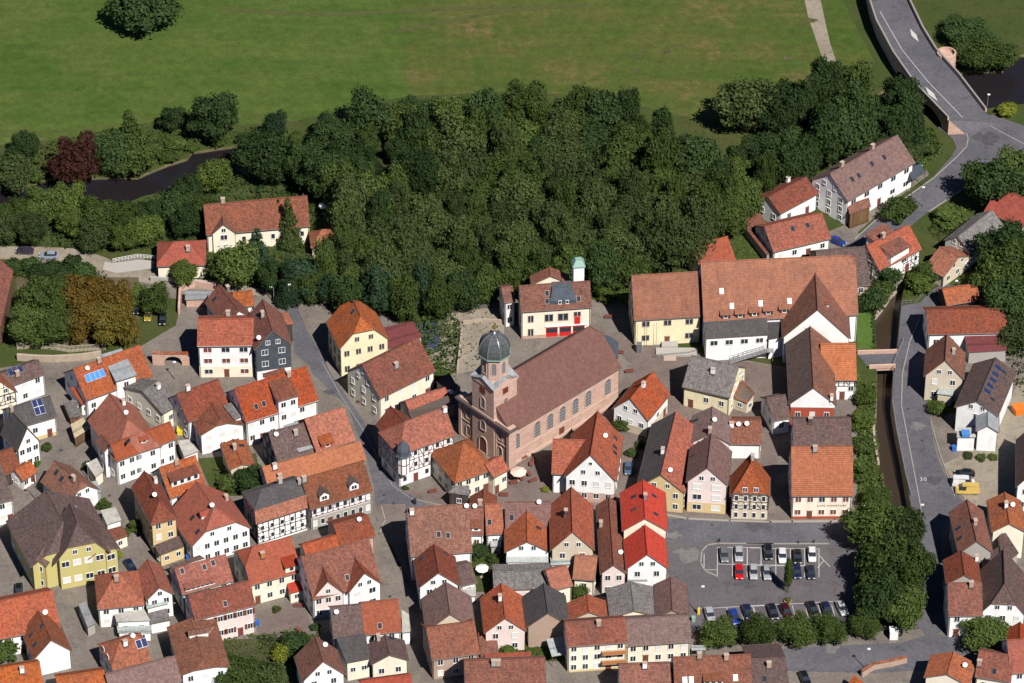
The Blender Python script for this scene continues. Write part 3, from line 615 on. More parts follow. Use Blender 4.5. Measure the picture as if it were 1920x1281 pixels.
m_.poly([(xm-xh,yd,zd-.3),(xm-xh,yd,zd+.9),(xm-xh*.75,yd+1.5,zd+hh),(xm-xh*.75,yb,zd+hh+.6),(xm-xh,yb,zd-.3)], BD); m_.build('dormer', fs, Matrix())
for sx in (-.7, .9): window(fs, Matrix.Translation((xm+sx, yd-.02, zd+.5)), .55, .75)
# ---- town hall group ----
H("pale yellow town office with faded terracotta roof and orange door", 'E', "q:270,735 850,702 828,318", 7.4, name='town_office', p=50, rf='pk', wl='ye', win=dict(n=(3,2,1.5)), rsh=0, door='n', dcol=1, ch=0, fm=STONE)
H("long white town hall with faded terracotta roof and a broad cross gable", 'E', "q:865,748 u:960,688 u:815,182", 7.6, name='town_hall', cat='town hall', p=50, rf='pk', win=dict(n=(0,0), b=(0,0)), ch=0, sk="q:1020,485 q:1108,612 q:1355,590 u:368,570", skw=1, hk=(0,.15),
  dmw="dw", sd="q:1055,722,2.0,1.15,1 q:1180,712,2.0,1.15,1 q:1300,700,2.0,1.15,1 u:68,700,2.0,1.15,1 u:185,686,2.0,1.15,1 u:322,672,2.0,1.15,1", dmr='pk',
  wings=[('Q', "q:868,752,8.2 1410,712,8.2 1425,862,6.2 880,895,6.2", 0, dict(rf='dk', wl='wh', wspec=(4,1.5,1.25))), ('G', "u:335,880 u:920,902 u:612,642 u:590,308", 7.0, dict(rf='rb', wl='wh', win=dict(a=(0,0)), sd="u:700,600,2,.8,1")),
   ('Q', "u:180,720,6.6 345,705,6.6 345,868,5.6 185,900,5.6", 0, dict(rf='dk', wl='wh', nowin=1))])
H("steep brown-roofed house with red lower wall and white gable next to the town hall", 'G', "v:365,545 770,545 575,400 u:545,785", 6.5, rf='rb', rf2='br', wl='rs', upper=('wh', 5.6), ch="v:730,540", chm=WHITE, win=dict(a=(3,1)))
H("orange-roofed half-timbered barn facing the stream bank", 'E', "v:640,335 945,335 u:945,938", 5.6, name='barn', cat='barn', p=36, rf='cl', tf=DARKW, tz=3.6, win=dict(n=(4,1)), ch=0)
H("small white house with brown roof tucked left of the red-walled house", 'E', "v:225,685 385,655 215,480", 4.2, p=35, rf='br', ch=0)
H("house with dark brown mottled roof directly behind the orange cafe roof", 'E', "v:402,898 905,895 892,657", 6.6, p=36, rf='br', ch="v:545,700", chm=RF['dk'], base='gp')
cf, MC, fc = H("cream cafe house with large orange tiled roof and dark red shutters", 'E', "w:385,505 915,502 912,78", 6.5, name='cafe_house', p=50, rf='cl', wl='cr', win=dict(n=(5,2,1.15)), rsh=.7, shm=BROWN, base='rs', bh=.7, ch="w:585,120", chm=WL['gp'], door='n', dcol=1)
def sign(txt, size, root, M, mat, name='lettering'):
    cu = bpy.data.curves.new(name, 'FONT'); cu.body = txt; cu.size = size; cu.extrude = .02; cu.align_x = 'CENTER'; cu.space_character = 1.25
    tmp = bpy.data.objects.new('tmp', cu); COL.objects.link(tmp); bpy.context.view_layer.update(); dg = bpy.context.evaluated_depsgraph_get()
    me = bpy.data.meshes.new_from_object(tmp.evaluated_get(dg)); bpy.data.objects.remove(tmp); me.materials.clear(); me.materials.append(mat); return link(name, me, root, M)
sign("CAFE WEINSTUBE", .62, cf, Matrix.Translation((fc['L']*.32, -(fc['W']-.4)-.03, 3.35)) @ Matrix.Rotation(math.pi/2, 4, 'X'), BROWN)
H("narrow half-timbered house with orange half-hipped roof facing the car park", 'G', "s:1095,508 1440,515 1275,215 1275,135", 6.3, rf='og', wl='tn', hk=(.85,0), tf=DARKW, tz=2.7, win=dict(a=(4,3,.7)), rsh=0, ch="s:1285,195")
H("pink gable house with plum-brown roof above an ochre ground floor", 'G', "s:720,390 1080,412 900,262 r:935,790", 8.0, rf='pp', wl='pi', base='oc', bh=2.7, win=dict(a=(2,3,1.7)), rsh=.6, ch=0, sk="r:780,980")
H("brown-roofed rear house joined behind the pink gable house", 'G', "r:748,870 1082,880 932,792 940,558", 6.6, rf='pp', wl='pi', ch="r:920,790", sat="r:960,700", sk="r:800,680")
H("low house with rusty brown roof and two satellite dishes beside the yard", 'E', "r:1055,882 1365,885 1360,680", 4.2, p=30, rf='rb', ch="r:1105,740", chm=WHITE, sat="r:1165,740 1235,735", win=dict(n=(0,0)))
H("ochre-yellow gable house with dark left slope and orange right slope", 'G', "s:290,425 705,490 500,322 r:632,600", 5.6, rf='og', rf2='dk', wl='oc', win=dict(a=(3,2)), ch="r:515,960", sat="s:580,310")
H("tall house with glossy bright red roof and white gable behind its twin", 'G', "s:165,805 555,802 365,697 345,365", 8.8, rf='bt', wl='cr', sk="s:270,510 440,505 455,660 270,620", win=dict(a=(0,0)), ch="s:365,530", chm=METAL)
H("lower bright red roof house with white gable and glazed porch", 'G', "s:205,1140 567,1118 385,1005 362,750", 7.0, rf='bt', win=dict(a=(2,2)), ch=0, wings=[('Q', "s:215,1150,5 380,1118,5 385,1230,4 215,1230,4", 0, dict(rf='gl', wl='wh'))])
H("big red-orange roofed house with wide white gable and sandstone base by the church", 'G', "n:915,712 1360,752 1132,517 1195,137", 6.2, rf='og', win=dict(a=(4,2,1.05)), base='st', bh=2.6, ch=0, sat="n:1260,380", sk="n:1345,375 1340,450 1340,500",
  wings=[('E', "n:795,680 1080,690 815,382", 5.4, dict(p=45, rf='og', win=dict(n=(1,1))))])
H("small white cottage with orange roof on the church square", 'G', "r:90,570 385,695 238,490 430,260", 4.9, rf='og', win=dict(a=(3,1), n=(3,1)), ch="r:350,395", wl='wh', base='tn', bh=2.2)
H("pale yellow house with grey tiled roof standing alone on the square", 'E', "r:680,390 1092,487 830,138", 5.4, p=38, rf='gy', wl='ye', win=dict(n=(3,1)), ch="r:945,275", hk=(.0,0),
  wings=[('Q', "r:1110,478,3.2 1195,325,4.8 1306,442,4.6 1240,532,3.0", 0, dict(rf='rb', wl='tn'))])
# ---- lower middle ----
H("corner house with long red-brown roof and white chimney box at the street fork", 'E', "k:868,842 1400,802 1362,388", 6.8, p=45, rf='rb', ch="k:880,480", chm=WHITE, sat="k:1420,430", sk="k:1110,650 1190,660", win=dict(n=(0,0)))
H("brown-roofed house with white gable below the corner house", 'G', "k:945,1110 1302,1090 1110,980 1070,732", 6.2, rf='rb', sk="k:965,860 1170,820", ch=0, win=dict(a=(2,2)))
H("low annex with mottled brown roof beside the terrace with the parasol", 'E', "k:1300,1097 1444,1060 1425,882", 3.8, p=28, rf='br', ch=0, group=None)
H("large gabled house with plum-brown roof and tiny beige gable top", 'G', "l:1000,852 1422,802 1210,690 1172,410", 6.5, rf='pp', wl='tn', ch=0, win=dict(a=(0,0)))
H("house with plain brown-orange roof and brick eaves wall beside the shaded lane", 'E', "l:1050,1085 p:185,1025 l:1425,748", 5.6, p=34, rf='rb', wl='bk', ch=0)
H("small house with weathered roof, satellite dish and one attic window", 'E', "o:90,565 215,565 215,300", 4.8, p=40, rf='rb', ch="o:185,310", sat="o:140,345", sd="o:150,530,1.7,1,1", win=dict(n=(1,1)), rsh=.8, shm=BROWN)
H("narrow orange-roofed house with a glazed lean-to at its foot", 'E', "o:236,562 388,555 392,292", 4.8, p=40, rf='og', ch=0, sk="o:265,455", win=dict(n=(1,1)), wings=[('Q', "o:270,570,3.2 362,566,3.2 366,662,2.4 272,664,2.4", 0, dict(rf='gl', wl='gp', nowin=1))])
H("purple-brown roofed house with white vent posts behind the balcony house", 'E', "o:400,545 795,540 795,275", 5.6, p=40, rf='pp', ch=0, sk="o:455,415", sat="o:690,310", nowin=1)
H("white gable house with brown-orange roof and a full-width covered balcony", 'G', "o:388,720 777,705 590,622 585,345", 5.8, rf='og', sk="o:685,505", ch=0, win=dict(a=(1,1)), wings=[('Q', "o:408,735,4.6 768,732,4.6 770,800,4.0 408,800,4.0", 0, dict(rf='gl', wl='wh'))])
H("tall house with vivid orange roof and plain beige gable with a glass veranda", 'G', "o:788,705 1165,690 978,537 965,148", 7.4, rf='og', wl='tn', win=dict(a=(2,2)), dm="", ch="o:920,390", chm=RF['dk'], wings=[('Q', "o:782,705,5.2 958,705,5.2 962,815,4.4 790,825,4.4", 0, dict(rf='gl', wl='tn'))])
H("very long narrow house with brown roof ending in a small white-pink gable", 'G', "o:1215,907 1440,887 1330,822 1290,235", 6.0, rf='rb', wl='pi', ch="o:1220,490", sat="o:1390,740", win=dict(a=(2,2)))
H("low wide outbuilding with grey fibre-cement roof in the courtyards", 'E', "o:298,1032 800,1020 795,872", 4.2, name='outbuilding', cat='building', p=18, rf='gy', wl='pi', ch=0)
H("cream courtyard house with dark red steep roof beside the grey roof", 'E', "o:800,1045 982,997 965,815", 4.8, p=38, rf='rd', wl='cr', ch=0)
H("cream courtyard house with pinkish pantile roof next to the dark alley", 'E', "o:975,940 1170,957 1165,750", 4.2, p=34, rf='pk', wl='cr', ch=0)
H("orange gable house with pale pink walls and slender chimney in the yards", 'G', "p:212,858 577,835 400,725 365,420", 5.2, rf='og', wl='pi', ch="p:355,570", win=dict(a=(2,2)))
H("gable house with plain dark slate roof and bare brick front", 'G', "p:578,815 945,775 768,680 730,420", 5.6, rf='dk', wl='bk', ch=0, win=dict(a=(0,0)))
H("squat orange-red roof with half-buried pale gable behind the balcony block", 'G', "p:930,742 1268,728 1120,672 1100,520", 5.0, rf='og', wl='tn', ch="", nowin=1)
H("barn with patched grey sheet roof and pale gable by the car park", 'G', "t:28,722 447,712 272,662 240,408", 5.6, name='barn', cat='barn', rf='gy', wl='cr', ch=0, win=dict(a=(1,1)))
H("plum-brown gabled barn directly left of the yellow-footed lamp", 'G', "t:458,735 745,705 600,655 583,368", 6.0, name='barn', cat='barn', rf='pp', wl='bk', ch=0, nowin=1)
H("wide house with grey-brown concrete tiles and cream wall with a shaded loggia", 'E', "t:200,965 762,927 752,697", 5.2, p=32, rf='pp', wl='cr', win=dict(n=(5,2)), ch=0)
bh, MBh, fb = H("cream apartment house with orange wooden balconies and red-brown roof", 'E', "p:930,970 1450,932 1415,722", 7.2, p=35, rf='rb', wl='cr', win=dict(n=(5,3)), ch="p:1200,790", base='oc', bh=.6)
for z_ in (2.5, 5.0):
    x0_ = fb['L']*.15; m_ = MB(); yy = -(fb['W']-.4); m_.box(x0_, fb['L']*.95, yy-1.4, yy-.01, z_, z_+.15, STONE).box(x0_, fb['L']*.95, yy-1.45, yy-1.38, z_+.15, z_+1.05, WOODO); m_.build('balcony', bh, Matrix())
H("row house with speckled red-brown roof at the bottom edge in the middle", 'E', "p:60,1480 760,1455 755,1062", 5.2, p=40, rf='rb', ch="p:300,1130 340,1130")
H("red-brown roof with a single brick chimney at the bottom edge", 'E', "t:150,1400 600,1385 575,1107", 5.2, p=40, rf='rb', ch="t:360,1150")
H("red-brown roof with two white roof windows and a wide dormer by the lower road", 'E', "t:620,1420 1290,1395 1242,1035", 5.6, p=42, rf='rb', ch="t:830,1065 1060,1080", sk="t:705,1255 760,1252 1140,1235", skw=1, sd="t:950,1290,3.6,1,3")
H("dark brown flat-pitched house beside the lower road near the car park trees", 'E', "x:50,1440 380,1420 300,1062", 5.5, p=24, rf='br', wl='gp', ch="x:190,1145", sk="x:155,1245")
# ---- lower left ----
H("orange-roofed house with a long ribbon window in its low dormer", 'E', "h:190,522 632,402 560,180", 5.6, p=42, rf='og', ch="", sk="h:190,320 455,250 380,285", sd="h:350,475,6.0,.8,6",
  wings=[('G', "d:1255,560 h:130,532 d:1370,462 d:1265,215", 5.8, dict(rf='og', win=dict(a=(2,2))))])
H("cream house with smooth tomato-red hipped roof and tall brick chimney", 'E', "g:775,1180 1215,1062 g:1210,737", 5.8, p=42, rf='rd', wl='cr', hk=(.5,0), ch="g:880,940", chm=WOODO, sd="g:1130,1060,2.6,1.5,1", win=dict(n=(4,2)),
  wings=[('Q', "g:1085,1150,3.4 1215,1135,3.4 1238,1218,2.8 1112,1252,2.8", 0, dict(rf='bt', wl='cr'))])
H("twin-gabled house with one pink and one white gable under a red-brown roof", 'E', "k:30,1212 618,1060 k:566,680", 5.8, p=42, rf='rb', ch="", sk="k:325,1020", win=dict(n=(0,0)),
  wings=[('G', "k:38,1198 322,1160 160,1052 92,862", 5.8, dict(rf='rb', wl='pi', win=dict(a=(3,2)))), ('G', "k:330,1160 618,1072 475,982 352,790", 5.8, dict(rf='rb', wl='wh', win=dict(a=(2,2,1.3))))])
H("low orange roof strip above the twin-gabled house", 'E', "g:1250,925 k:265,748 k:238,655", 4.8, p=32, rf='og', ch=0)
H("low mottled brown roof beside the street bend with a small stone end wall", 'E', "k:268,748 572,665 525,480", 4.8, p=30, rf='rb', wl='st', ch="", sat="k:430,550")
H("pink house with brown roof containing an open sunken roof terrace", 'E', "h:298,742 822,614 762,402", 7.4, p=40, rf='rb', wl='pi', win=dict(n=(6,2)), shut=BROWN, rsh=0, ch="", sk="h:560,600")
H("hipped orange-brown house with white gable and balcony at the bottom left", 'G', "h:165,1290 555,1115 370,1075 265,722", 6.0, rf='rb', hk=(.45,0), sk="h:365,850", dm="h:250,880,1.3,.9", win=dict(a=(3,2)), ch="")
H("long grey-brown roof at the bottom edge beside the red-roofed hipped house", 'E', "d:960,1420 h:190,1260 h:105,1056", 5.8, p=40, rf='pp', ch=0)
H("small red hipped house with a dark blue solar sheet and white box", 'E', "d:970,1185 1300,1085 1170,865", 5.0, p=38, rf='og', hk=(.8,.3), sol="d:1215,940,2,1", ch="d:1075,960", chm=WHITE, sat="d:1145,905")
H("orange hipped house with a gabled dormer between the white terraces", 'E', "d:835,650 1240,612 1070,328", 5.2, p=42, rf='og', hk=(.9,.9), ch="d:1000,405", 
  wings=[('Q', "d:980,692,3.8 1228,632,3.8 1292,745,3.7 1002,758,3.7", 0, dict(rf='gv', wl='wh')), ('Q', "d:1002,790,2.4 1300,782,2.4 1300,850,2.2 1010,850,2.2", 0, dict(rf='gl', wl='wh')), ('Q', "d:670,602,3 735,580,3 818,770,2.8 752,802,2.8", 0, dict(rf='mt', wl='gp', nowin=1))])
H("wide house with flat orange pantile roof filling the lower left corner", 'E', "d:0,905 520,800 470,482", 5.2, p=35, rf='og', ch="", sat="d:395,700")
H("plain white gable house with rust-orange roof and two roof windows", 'G', "d:300,1105 608,978 440,912 330,660", 4.8, rf='rb', sk="d:268,868 303,950 365,785", win=dict(a=(0,0)), ch=0, sat="d:390,705")
H("orange roof cut by the bottom left corner of the town", 'E', "d:-50,1400 380,1330 330,1098", 5.0, p=36, rf='og', ch="d:190,1190")
H("salmon-orange roof at the bottom edge left of the grey-brown roof", 'E', "d:520,1500 935,1440 910,1168", 5.0, p=36, rf='og', ch=0)
H("small house with brown roof and dish above the almost black flat roof", 'E', "l:205,895 470,870 445,602", 5.6, p=40, rf='br', ch="", sat="l:235,700")
H("house with plain brick-red roof and one hatch on the lane corner", 'E', "l:472,870 795,838 760,560", 5.6, p=40, rf='rd', ch="", sk="l:605,790")
H("low cream house with almost black flat-pitched roof and wooden fascia", 'Q', "l:230,892,6.2 478,852,6.2 525,1070,5.0 320,1110,5.0", rf='dk', wl='cr', wings=())
H("cream gable house with dark grey shallow roof on the lower lane", 'G', "l:530,1125 852,1085 690,1040 650,865", 4.8, rf='br', wl='cr', ch="l:590,900", chm=STONE, sk="l:705,900", base='bk', bh=1.2)
H("white gable house with rust-red roof at the bottom edge left of the lane", 'G', "l:-60,1285 305,1200 120,1095 h:1330,875", 5.6, rf='rb', win=dict(a=(2,2)), sat="l:140,980", ch=0)
H("fragment of a red roof at the bottom edge on the lower lane", 'E', "l:470,1480 905,1420 865,1208", 4.8, p=38, rf='rd', ch=0)
# ---- upper right ----
H("long white apartment house with grey-brown roof near the bridge road", 'E', "E:840,580 1305,310 730,382", 7.0, p=38, rf='pp', win=dict(n=(5,2,1.5), a=(3,3)), ch="E:1010,215 E:800,335", chm=WL['bk'], sk="E:870,425 915,400 1005,320 1090,275", ov=.5,
  wings=[('Q', "E:1250,345,4.6 1330,325,4.6 1375,375,4.4 1285,430,4.4", 0, dict(rf='bs', wl=0))])
H("white garage house with rust-brown roof below the wood edge", 'E', "E:378,664 642,522 565,405", 4.6, p=30, rf='rb', win=dict(n=(2,1)), ch="E:430,445")
H("white bungalow with orange-red roof and garden terrace near a blue car", 'E', "E:330,927 728,832 655,660", 3.8, p=32, rf='og', sk="E:462,765 565,742", win=dict(n=(4,1)), ch=0)
H("little shed with brown hipped roof behind the garden wall", 'Q', "E:110,692,3.2 240,655,3.4 277,722,2.6 160,777,2.5", name='shed', cat='shed', rf='rb', wl='wd', nowin=1)
H("half-timbered house with vivid orange roof and wide white dormer above the stream", 'E', "A:225,310 590,125 A:480,-85", 4.6, p=42, rf='og', tf=DARKW, tz=.5, ch="A:255,30", win=dict(n=(5,1,.8)), wings=[('E', "A:332,190 497,95 A:380,-30", 7.1, dict(shed=True, p=22, rf='rb', tf=None, win=dict(n=(2,1,1.5))))])
H("small building with flat-pitched orange roof at the stream bend", 'E', "A:605,278 775,365 690,80", 3.2, p=26, rf='og', wl='tn', ch=0)
H("pale green-grey gable house with mottled grey roof under the big right-hand trees", 'E', "G:885,1155 1200,905 770,1005", 4.4, p=36, rf='gy', wl='lg', ch=0)
H("red-roofed house half hidden by trees at the right edge", 'E', "G:1010,768 1370,925 1100,527", 4.4, p=34, rf='rd', wl='cr', ch=0, nowin=1)
H("long mottled orange and grey roof house above the pink gable house", 'E', "A:640,857 1325,842 1330,632", 5.2, p=30, rf='rb', ch="", win=dict(n=(5,1)), wings=[('Q', "A:950,848,4.4 1300,846,4.4 1320,992,3.2 985,1012,3.2", 0, dict(rf='mr', wl='gp', nowin=1))])
H("tumbledown shed with broken orange tiles beside the street lamp", 'E', "A:800,610 1095,560 A:945,440", 3.0, name='shed', cat='shed', p=34, rf='og', wl='dw', ch=0, nowin=1)
H("tall beige-pink gable house with patched orange roof on the stream road", 'G', "B:613,298 955,332 790,162 A:805,850", 6.6, rf='rb', wl='tn', win=dict(a=(2,2)), ch="B:860,110", wings=[('Q', "B:715,450,3.4 735,398,3.6 870,405,3.6 850,470,3.2", 0, dict(rf='gl', wl='tn', nowin=1))])
H("white house with dark brown roof, a column of solar panels and a metal-roofed annex", 'G', "B:862,592 1255,617 1062,514 1222,138", 6.6, rf='br', win=dict(a=(1,2), n=(0,0)), sk="B:1290,265 1195,500", ch="", sol="B:1145,430,1,1 1170,385,1,1 1195,335,1,1 1215,285,1,1 1240,230,1,1",
  wings=[('G', "B:1055,772 1252,785 1155,725 1155,570", 5.4, dict(rf='mt', wl='wh', win=dict(a=(0,0)))), ('Q', "B:888,825,3.8 1050,825,3.8 1052,740,3.8 888,740,3.8", 0, dict(rf='gp' if 0 else 'gv', wl='wh', nowin=1))])
H("house with weathered patchwork brown roof at the mouth of the stream road", 'G', "C:872,905 1168,900 1060,800 975,440", 7.2, rf='rb', wl='gp', ch="C:1045,660", sk="C:905,690 915,775", win=dict(a=(0,0)))
H("gable house with orange-brown roof and shaded dark front below the patchwork roof", 'G', "C:795,1192 1090,1152 955,1090 925,878", 7.0, rf='rb', wl='gp', ch="C:1065,930", chm=WHITE)
H("house with bright orange right slope crowded behind the patchwork roof", 'G', "C:1190,740 1480,705 1340,650 1298,378", 7.2, rf='og', wl='cr', ch="C:1310,500", sat="C:1365,515", win=dict(a=(0,0)))
H("white house with plain brown roof beside the round green bush at the lower right", 'E', "D:815,706 1112,702 925,420", 6.0, p=45, rf='rb', win=dict(n=(2,2)), ch="D:1010,455", sat="",
  wings=[('G', "D:1108,705 1500,680 1300,425 1290,130", 6.2, dict(hk=(.55,0), rf='br', win=dict(a=(3,2))))])
H("small red gabled roof at the right edge behind the round bush", 'G', "D:1318,1002 1545,1000 1430,930 1430,755", 4.0, rf='rd', ch=0, nowin=1)
H("house with brown tiled roof and small skylight box in the lower right corner", 'E', "D:1042,1225 1350,1272 1372,1045", 4.6, p=36, rf='rb', wl='cr', ch="D:1020,1120", sk="D:1210,1180")
H("cream gable house with one dark and one orange slope at the bottom right", 'G', "D:615,1305 1052,1222 805,1205 865,1010", 5.2, rf='og', wl='cr', ch="", sat="D:955,1155")
H("orange-roofed house with white wall and blue window at the lower right edge", 'E', "D:1345,1202 1520,1190 1440,905", 5.4, p=42, rf='rd', ch=0)
H("dark brown roofed house with white gable cut by the right edge near the gravel lot", 'G', "B:1420,1262 1720,1262 1560,1110 1560,700", 6.5, rf='br', ch=0, win=dict(a=(2,2)))
# ---- behind: wood edge ----
H("long cream farmhouse with red roof and a pointed front gable in the trees", 'E', "H:230,597 1192,512 1172,232", 5.0, p=45, rf='rb', wl='cr', win=dict(n=(7,1,.8)), ch="H:385,300", wings=[('G', "H:290,592 524,582 388,498 375,385", 5.2, dict(rf='rb', wl='cr', win=dict(a=(1,2,1.4))))])
H("hipped red roof among bushes left of the farmhouse", 'E', "K:1008,1165 1325,1155 1205,1005", 3.8, p=35, rf='rd', wl='cr', hk=(.9,.9), ch="K:1210,1065", nowin=1)
H("small pyramid red roof almost swallowed by trees", 'E', "H:1195,712 1470,692 1350,545", 3.2, name='cottage', p=40, rf='og', wl='tn', hk=(1,1), ch=0, nowin=1)
H("red-roofed garden house behind the town hall roof", 'E', "q:840,300 1145,215 1010,32", 3.8, p=38, rf='rd', ch=0, nowin=1, verge=1)
H("dark mottled roof of a brick barn behind the right end of the town hall", 'E', "u:640,470 1062,432 u:920,112", 3.4, name='barn', cat='barn', p=36, rf='br', wl='bk', ch=0)

# ---- annexes, lean-tos and flat roofs that close the gaps ----
def Annex(label, pts, rf='gv', wl='wh', name='annex', cat='annex', **k): return House(label, 'Q', pts, 0, name, cat, rf=rf, wl=wl, nowin=1, **k)
Annex("beige flat-roofed annex at the foot of the large inn's left side", "b:740,1050,3.2 830,1000,3.2 888,1115,3 820,1165,3", 'gv', 'cr')
Annex("small grey sheet roof between the rusty hipped cottage and the lane lamp", "c:725,300,3 830,280,3 868,378,2.8 780,402,2.8", 'mt', 'gp')
Annex("grey flat terrace roof directly right of the olive house", "c:862,535,3.2 990,505,3.2 1042,620,3 918,660,3", 'gv', 'wh')
Annex("flat roof with pale parapet below the curved-gable house", "f:148,762,3 242,750,3 332,850,2.8 208,900,2.8", 'gv', 'wh')
Annex("ruined lean-to with rusty brown sheets beside the orange yard gable", "p:165,850,3.2 320,830,3.6 345,1020,2.2 190,1060,2.2", 'rb', 'wd')
Annex("white slatted glass pergola beside the brick-fronted gable", "p:752,905,3.4 900,872,3.4 930,1030,2.7 800,1055,2.7", 'gl', 0, 'pergola', 'pergola')
Annex("narrow maroon roofed shed strip behind the bottom row house", "p:222,1030,2.8 620,1008,2.8 622,1062,2.4 222,1074,2.4", 'rd', 'bk')
H("small brown gabled porch house peeking above the corner house roof", 'G', "o:102,400 330,400 212,335 212,165", 3.4, rf='rb', wl='tn', ch=0, nowin=1)
Annex("white framed carport beside the clipped trees and the tiled row roof", "t:760,955,2.7 882,958,2.7 884,1000,2.7 762,1000,2.7", 'gl', 0, 'carport', 'carport')
Annex("tiny red pyramid-like roof at the bottom edge near the lower road", "x:870,1285,2.8 920,1205,4 1000,1270,3 950,1340,2.4", 'og', 'wh')
Annex("low maroon roof between the bungalow and the junction road", "E:965,838,2.8 1010,792,3 1112,782,3 1080,822,2.8", 'mr', 'gp')
Annex("timber balcony block with red-brown roof on the apartment house corner", "E:838,600,5.2 985,550,5.2 1000,612,4.4 852,665,4.4", 'rb', 'wd')
Annex("low brown porch roof between the white half-hipped house and the ribbon-window roof", "g:75,1008,3.2 340,918,3.2 382,945,2.6 102,1034,2.6", 'br', 'wh')
Annex("flat terrace with clutter beside the plain brick-red roof", "l:792,650,3.6 852,690,3.6 866,842,3.4 797,850,3.4", 'gv', 'wh')
Annex("little grey shed roof behind the solar-roofed white house", "a:850,1042,3.2 1050,985,3.4 1065,1010,3 870,1066,2.8", 'gy', 'gp')
Annex("dark lean-to on the shaded side of the solar-roofed white house", "b:540,520,2.6 640,500,2.8 690,640,2.6 600,660,2.4", 'gy', 'wd')
Annex("small grey balcony roof between twin courtyard walls at the lower left", "d:1248,575,4.4 1430,530,4.4 1440,600,4.2 1258,645,4.2", 'gl', 'wh')
Annex("dark open garage roof below the glazed courtyard at the lower left", "d:1265,650,3 1425,625,3 1464,740,2.8 1290,775,2.8", 'gy', 'wh')
Annex("small white lean-to with brown roof at the foot of the brown annex", "k:1302,1100,2.6 1425,1085,2.6 1430,1180,2.2 1310,1190,2.2", 'gv', 'wh')
Annex("narrow flat grey roof between long brown roof and bright red roofs", "o:1318,465,5 1385,462,5 1425,600,4.6 1335,600,4.6", 'mt', 'pi')
Annex("low brown roof tucked behind the balcony house's right neighbour", "o:640,520,4 745,520,4 750,560,3.6 650,565,3.6", 'gy', 'gp')
Annex("dark roof wedge between the half-timbered hall and the church front", "j:1085,70,4 1200,-5,4 1275,120,3.6 1225,165,3.6", 'br', 'gp')
Annex("low dark brown roof between gabled houses at the lower right", "C:1095,950,5 1240,850,6 1285,1080,6 1120,1130,5", 'br', 'gp')
Annex("shaded rear roof behind the white house at the lower right", "C:1240,780,6.4 1290,700,6.8 1420,900,6.8 1290,1000,6.4", 'br', 'gp')
# ================= CHURCH =================
fit = fitE("m:448,1158 1400,590 1165,217", 9.6, R_(44)); cL, cW = fit['L'], fit['W']; LOG.append(('church', 'E', 2*cL, 2*cW, 9.6, 44))
church = empty('church', (*fit['c'], 0), fit['ang']); MRc = FR(fit['c'], fit['ang'])
tagit(church, "large pink sandstone church with long brown roof and domed octagonal bell tower", 'church')
volume(church, MRc, fit, dict(rf='ch', wl='st', win=dict(n=(0,0), a=(0,0), b=(0,0)), ch=0, ov=.5, hk=(0,.25)))
ST = WL['st']; TRIM = plaster('pale_sandstone_trim', (.55,.38,.30)); LOUV = flat('louvre_grey', (.16,.17,.17), .6); CLOCK = flat('clock_face_red', (.15,.03,.022), .5)
def arched(w, h, depth=.12, mat=None, fr=None, bars=True):
    m = MB(); n = 8; P = [(-w/2, -h/2), (w/2, -h/2)] + [(w/2*math.cos(math.pi*k/n), h/2-w/2+w/2*math.sin(math.pi*k/n)) for k in range(n+1)]
    m.poly([(x, -.02, z) for x, z in P], mat or GLASS)
    for i in range(len(P)):
        a, b = P[i], P[(i+1) % len(P)]; m.bar((a[0], -.03, a[1]), (b[0], -.03, b[1]), depth, fr or TRIM, 4)
    if bars:
        for x in (-w/4, 0, w/4): m.bar((x, -.04, -h/2), (x, -.04, h/2-w*.15), .035, STONE)
        for k in range(1, 5): m.bar((-w/2, -.04, -h/2+h*k/5.5), (w/2, -.04, -h/2+h*k/5.5), .035, STONE)
    return m.mesh('window')
CG = flat('church_glass', (.10,.125,.15), .15, .6); cwm = arched(1.9, 4.3, .12, CG)
for fr_ in (.064, .247, .362, .473, .59, .707, .886):
    link('window', cwm, church, Matrix.Translation((-cL + 2*cL*fr_, -(cW-.5)-.01, 6.1)))
m_ = MB(); m_.box(-cL+.3, cL-.3, -(cW-.5)-.10, -(cW-.5)+.0, 3.2, 3.4, TRIM).box(-cL+.3, cL-.3, -(cW-.5)-.16, -(cW-.5), 0, .8, TRIM); m_.build('string_course', church, Matrix())
door(church, Matrix.Translation((-cL+2*cL*.47, -(cW-.5)-.01, .05)), 1.5, 2.6)
quadvol(church, MRc, "m:1225,300,7.2 1300,325,7.2 1372,375,6.4 1368,510,6.2 1312,480,6.6", dict(rf='bs', wl='st', nowin=1), 'apse_')
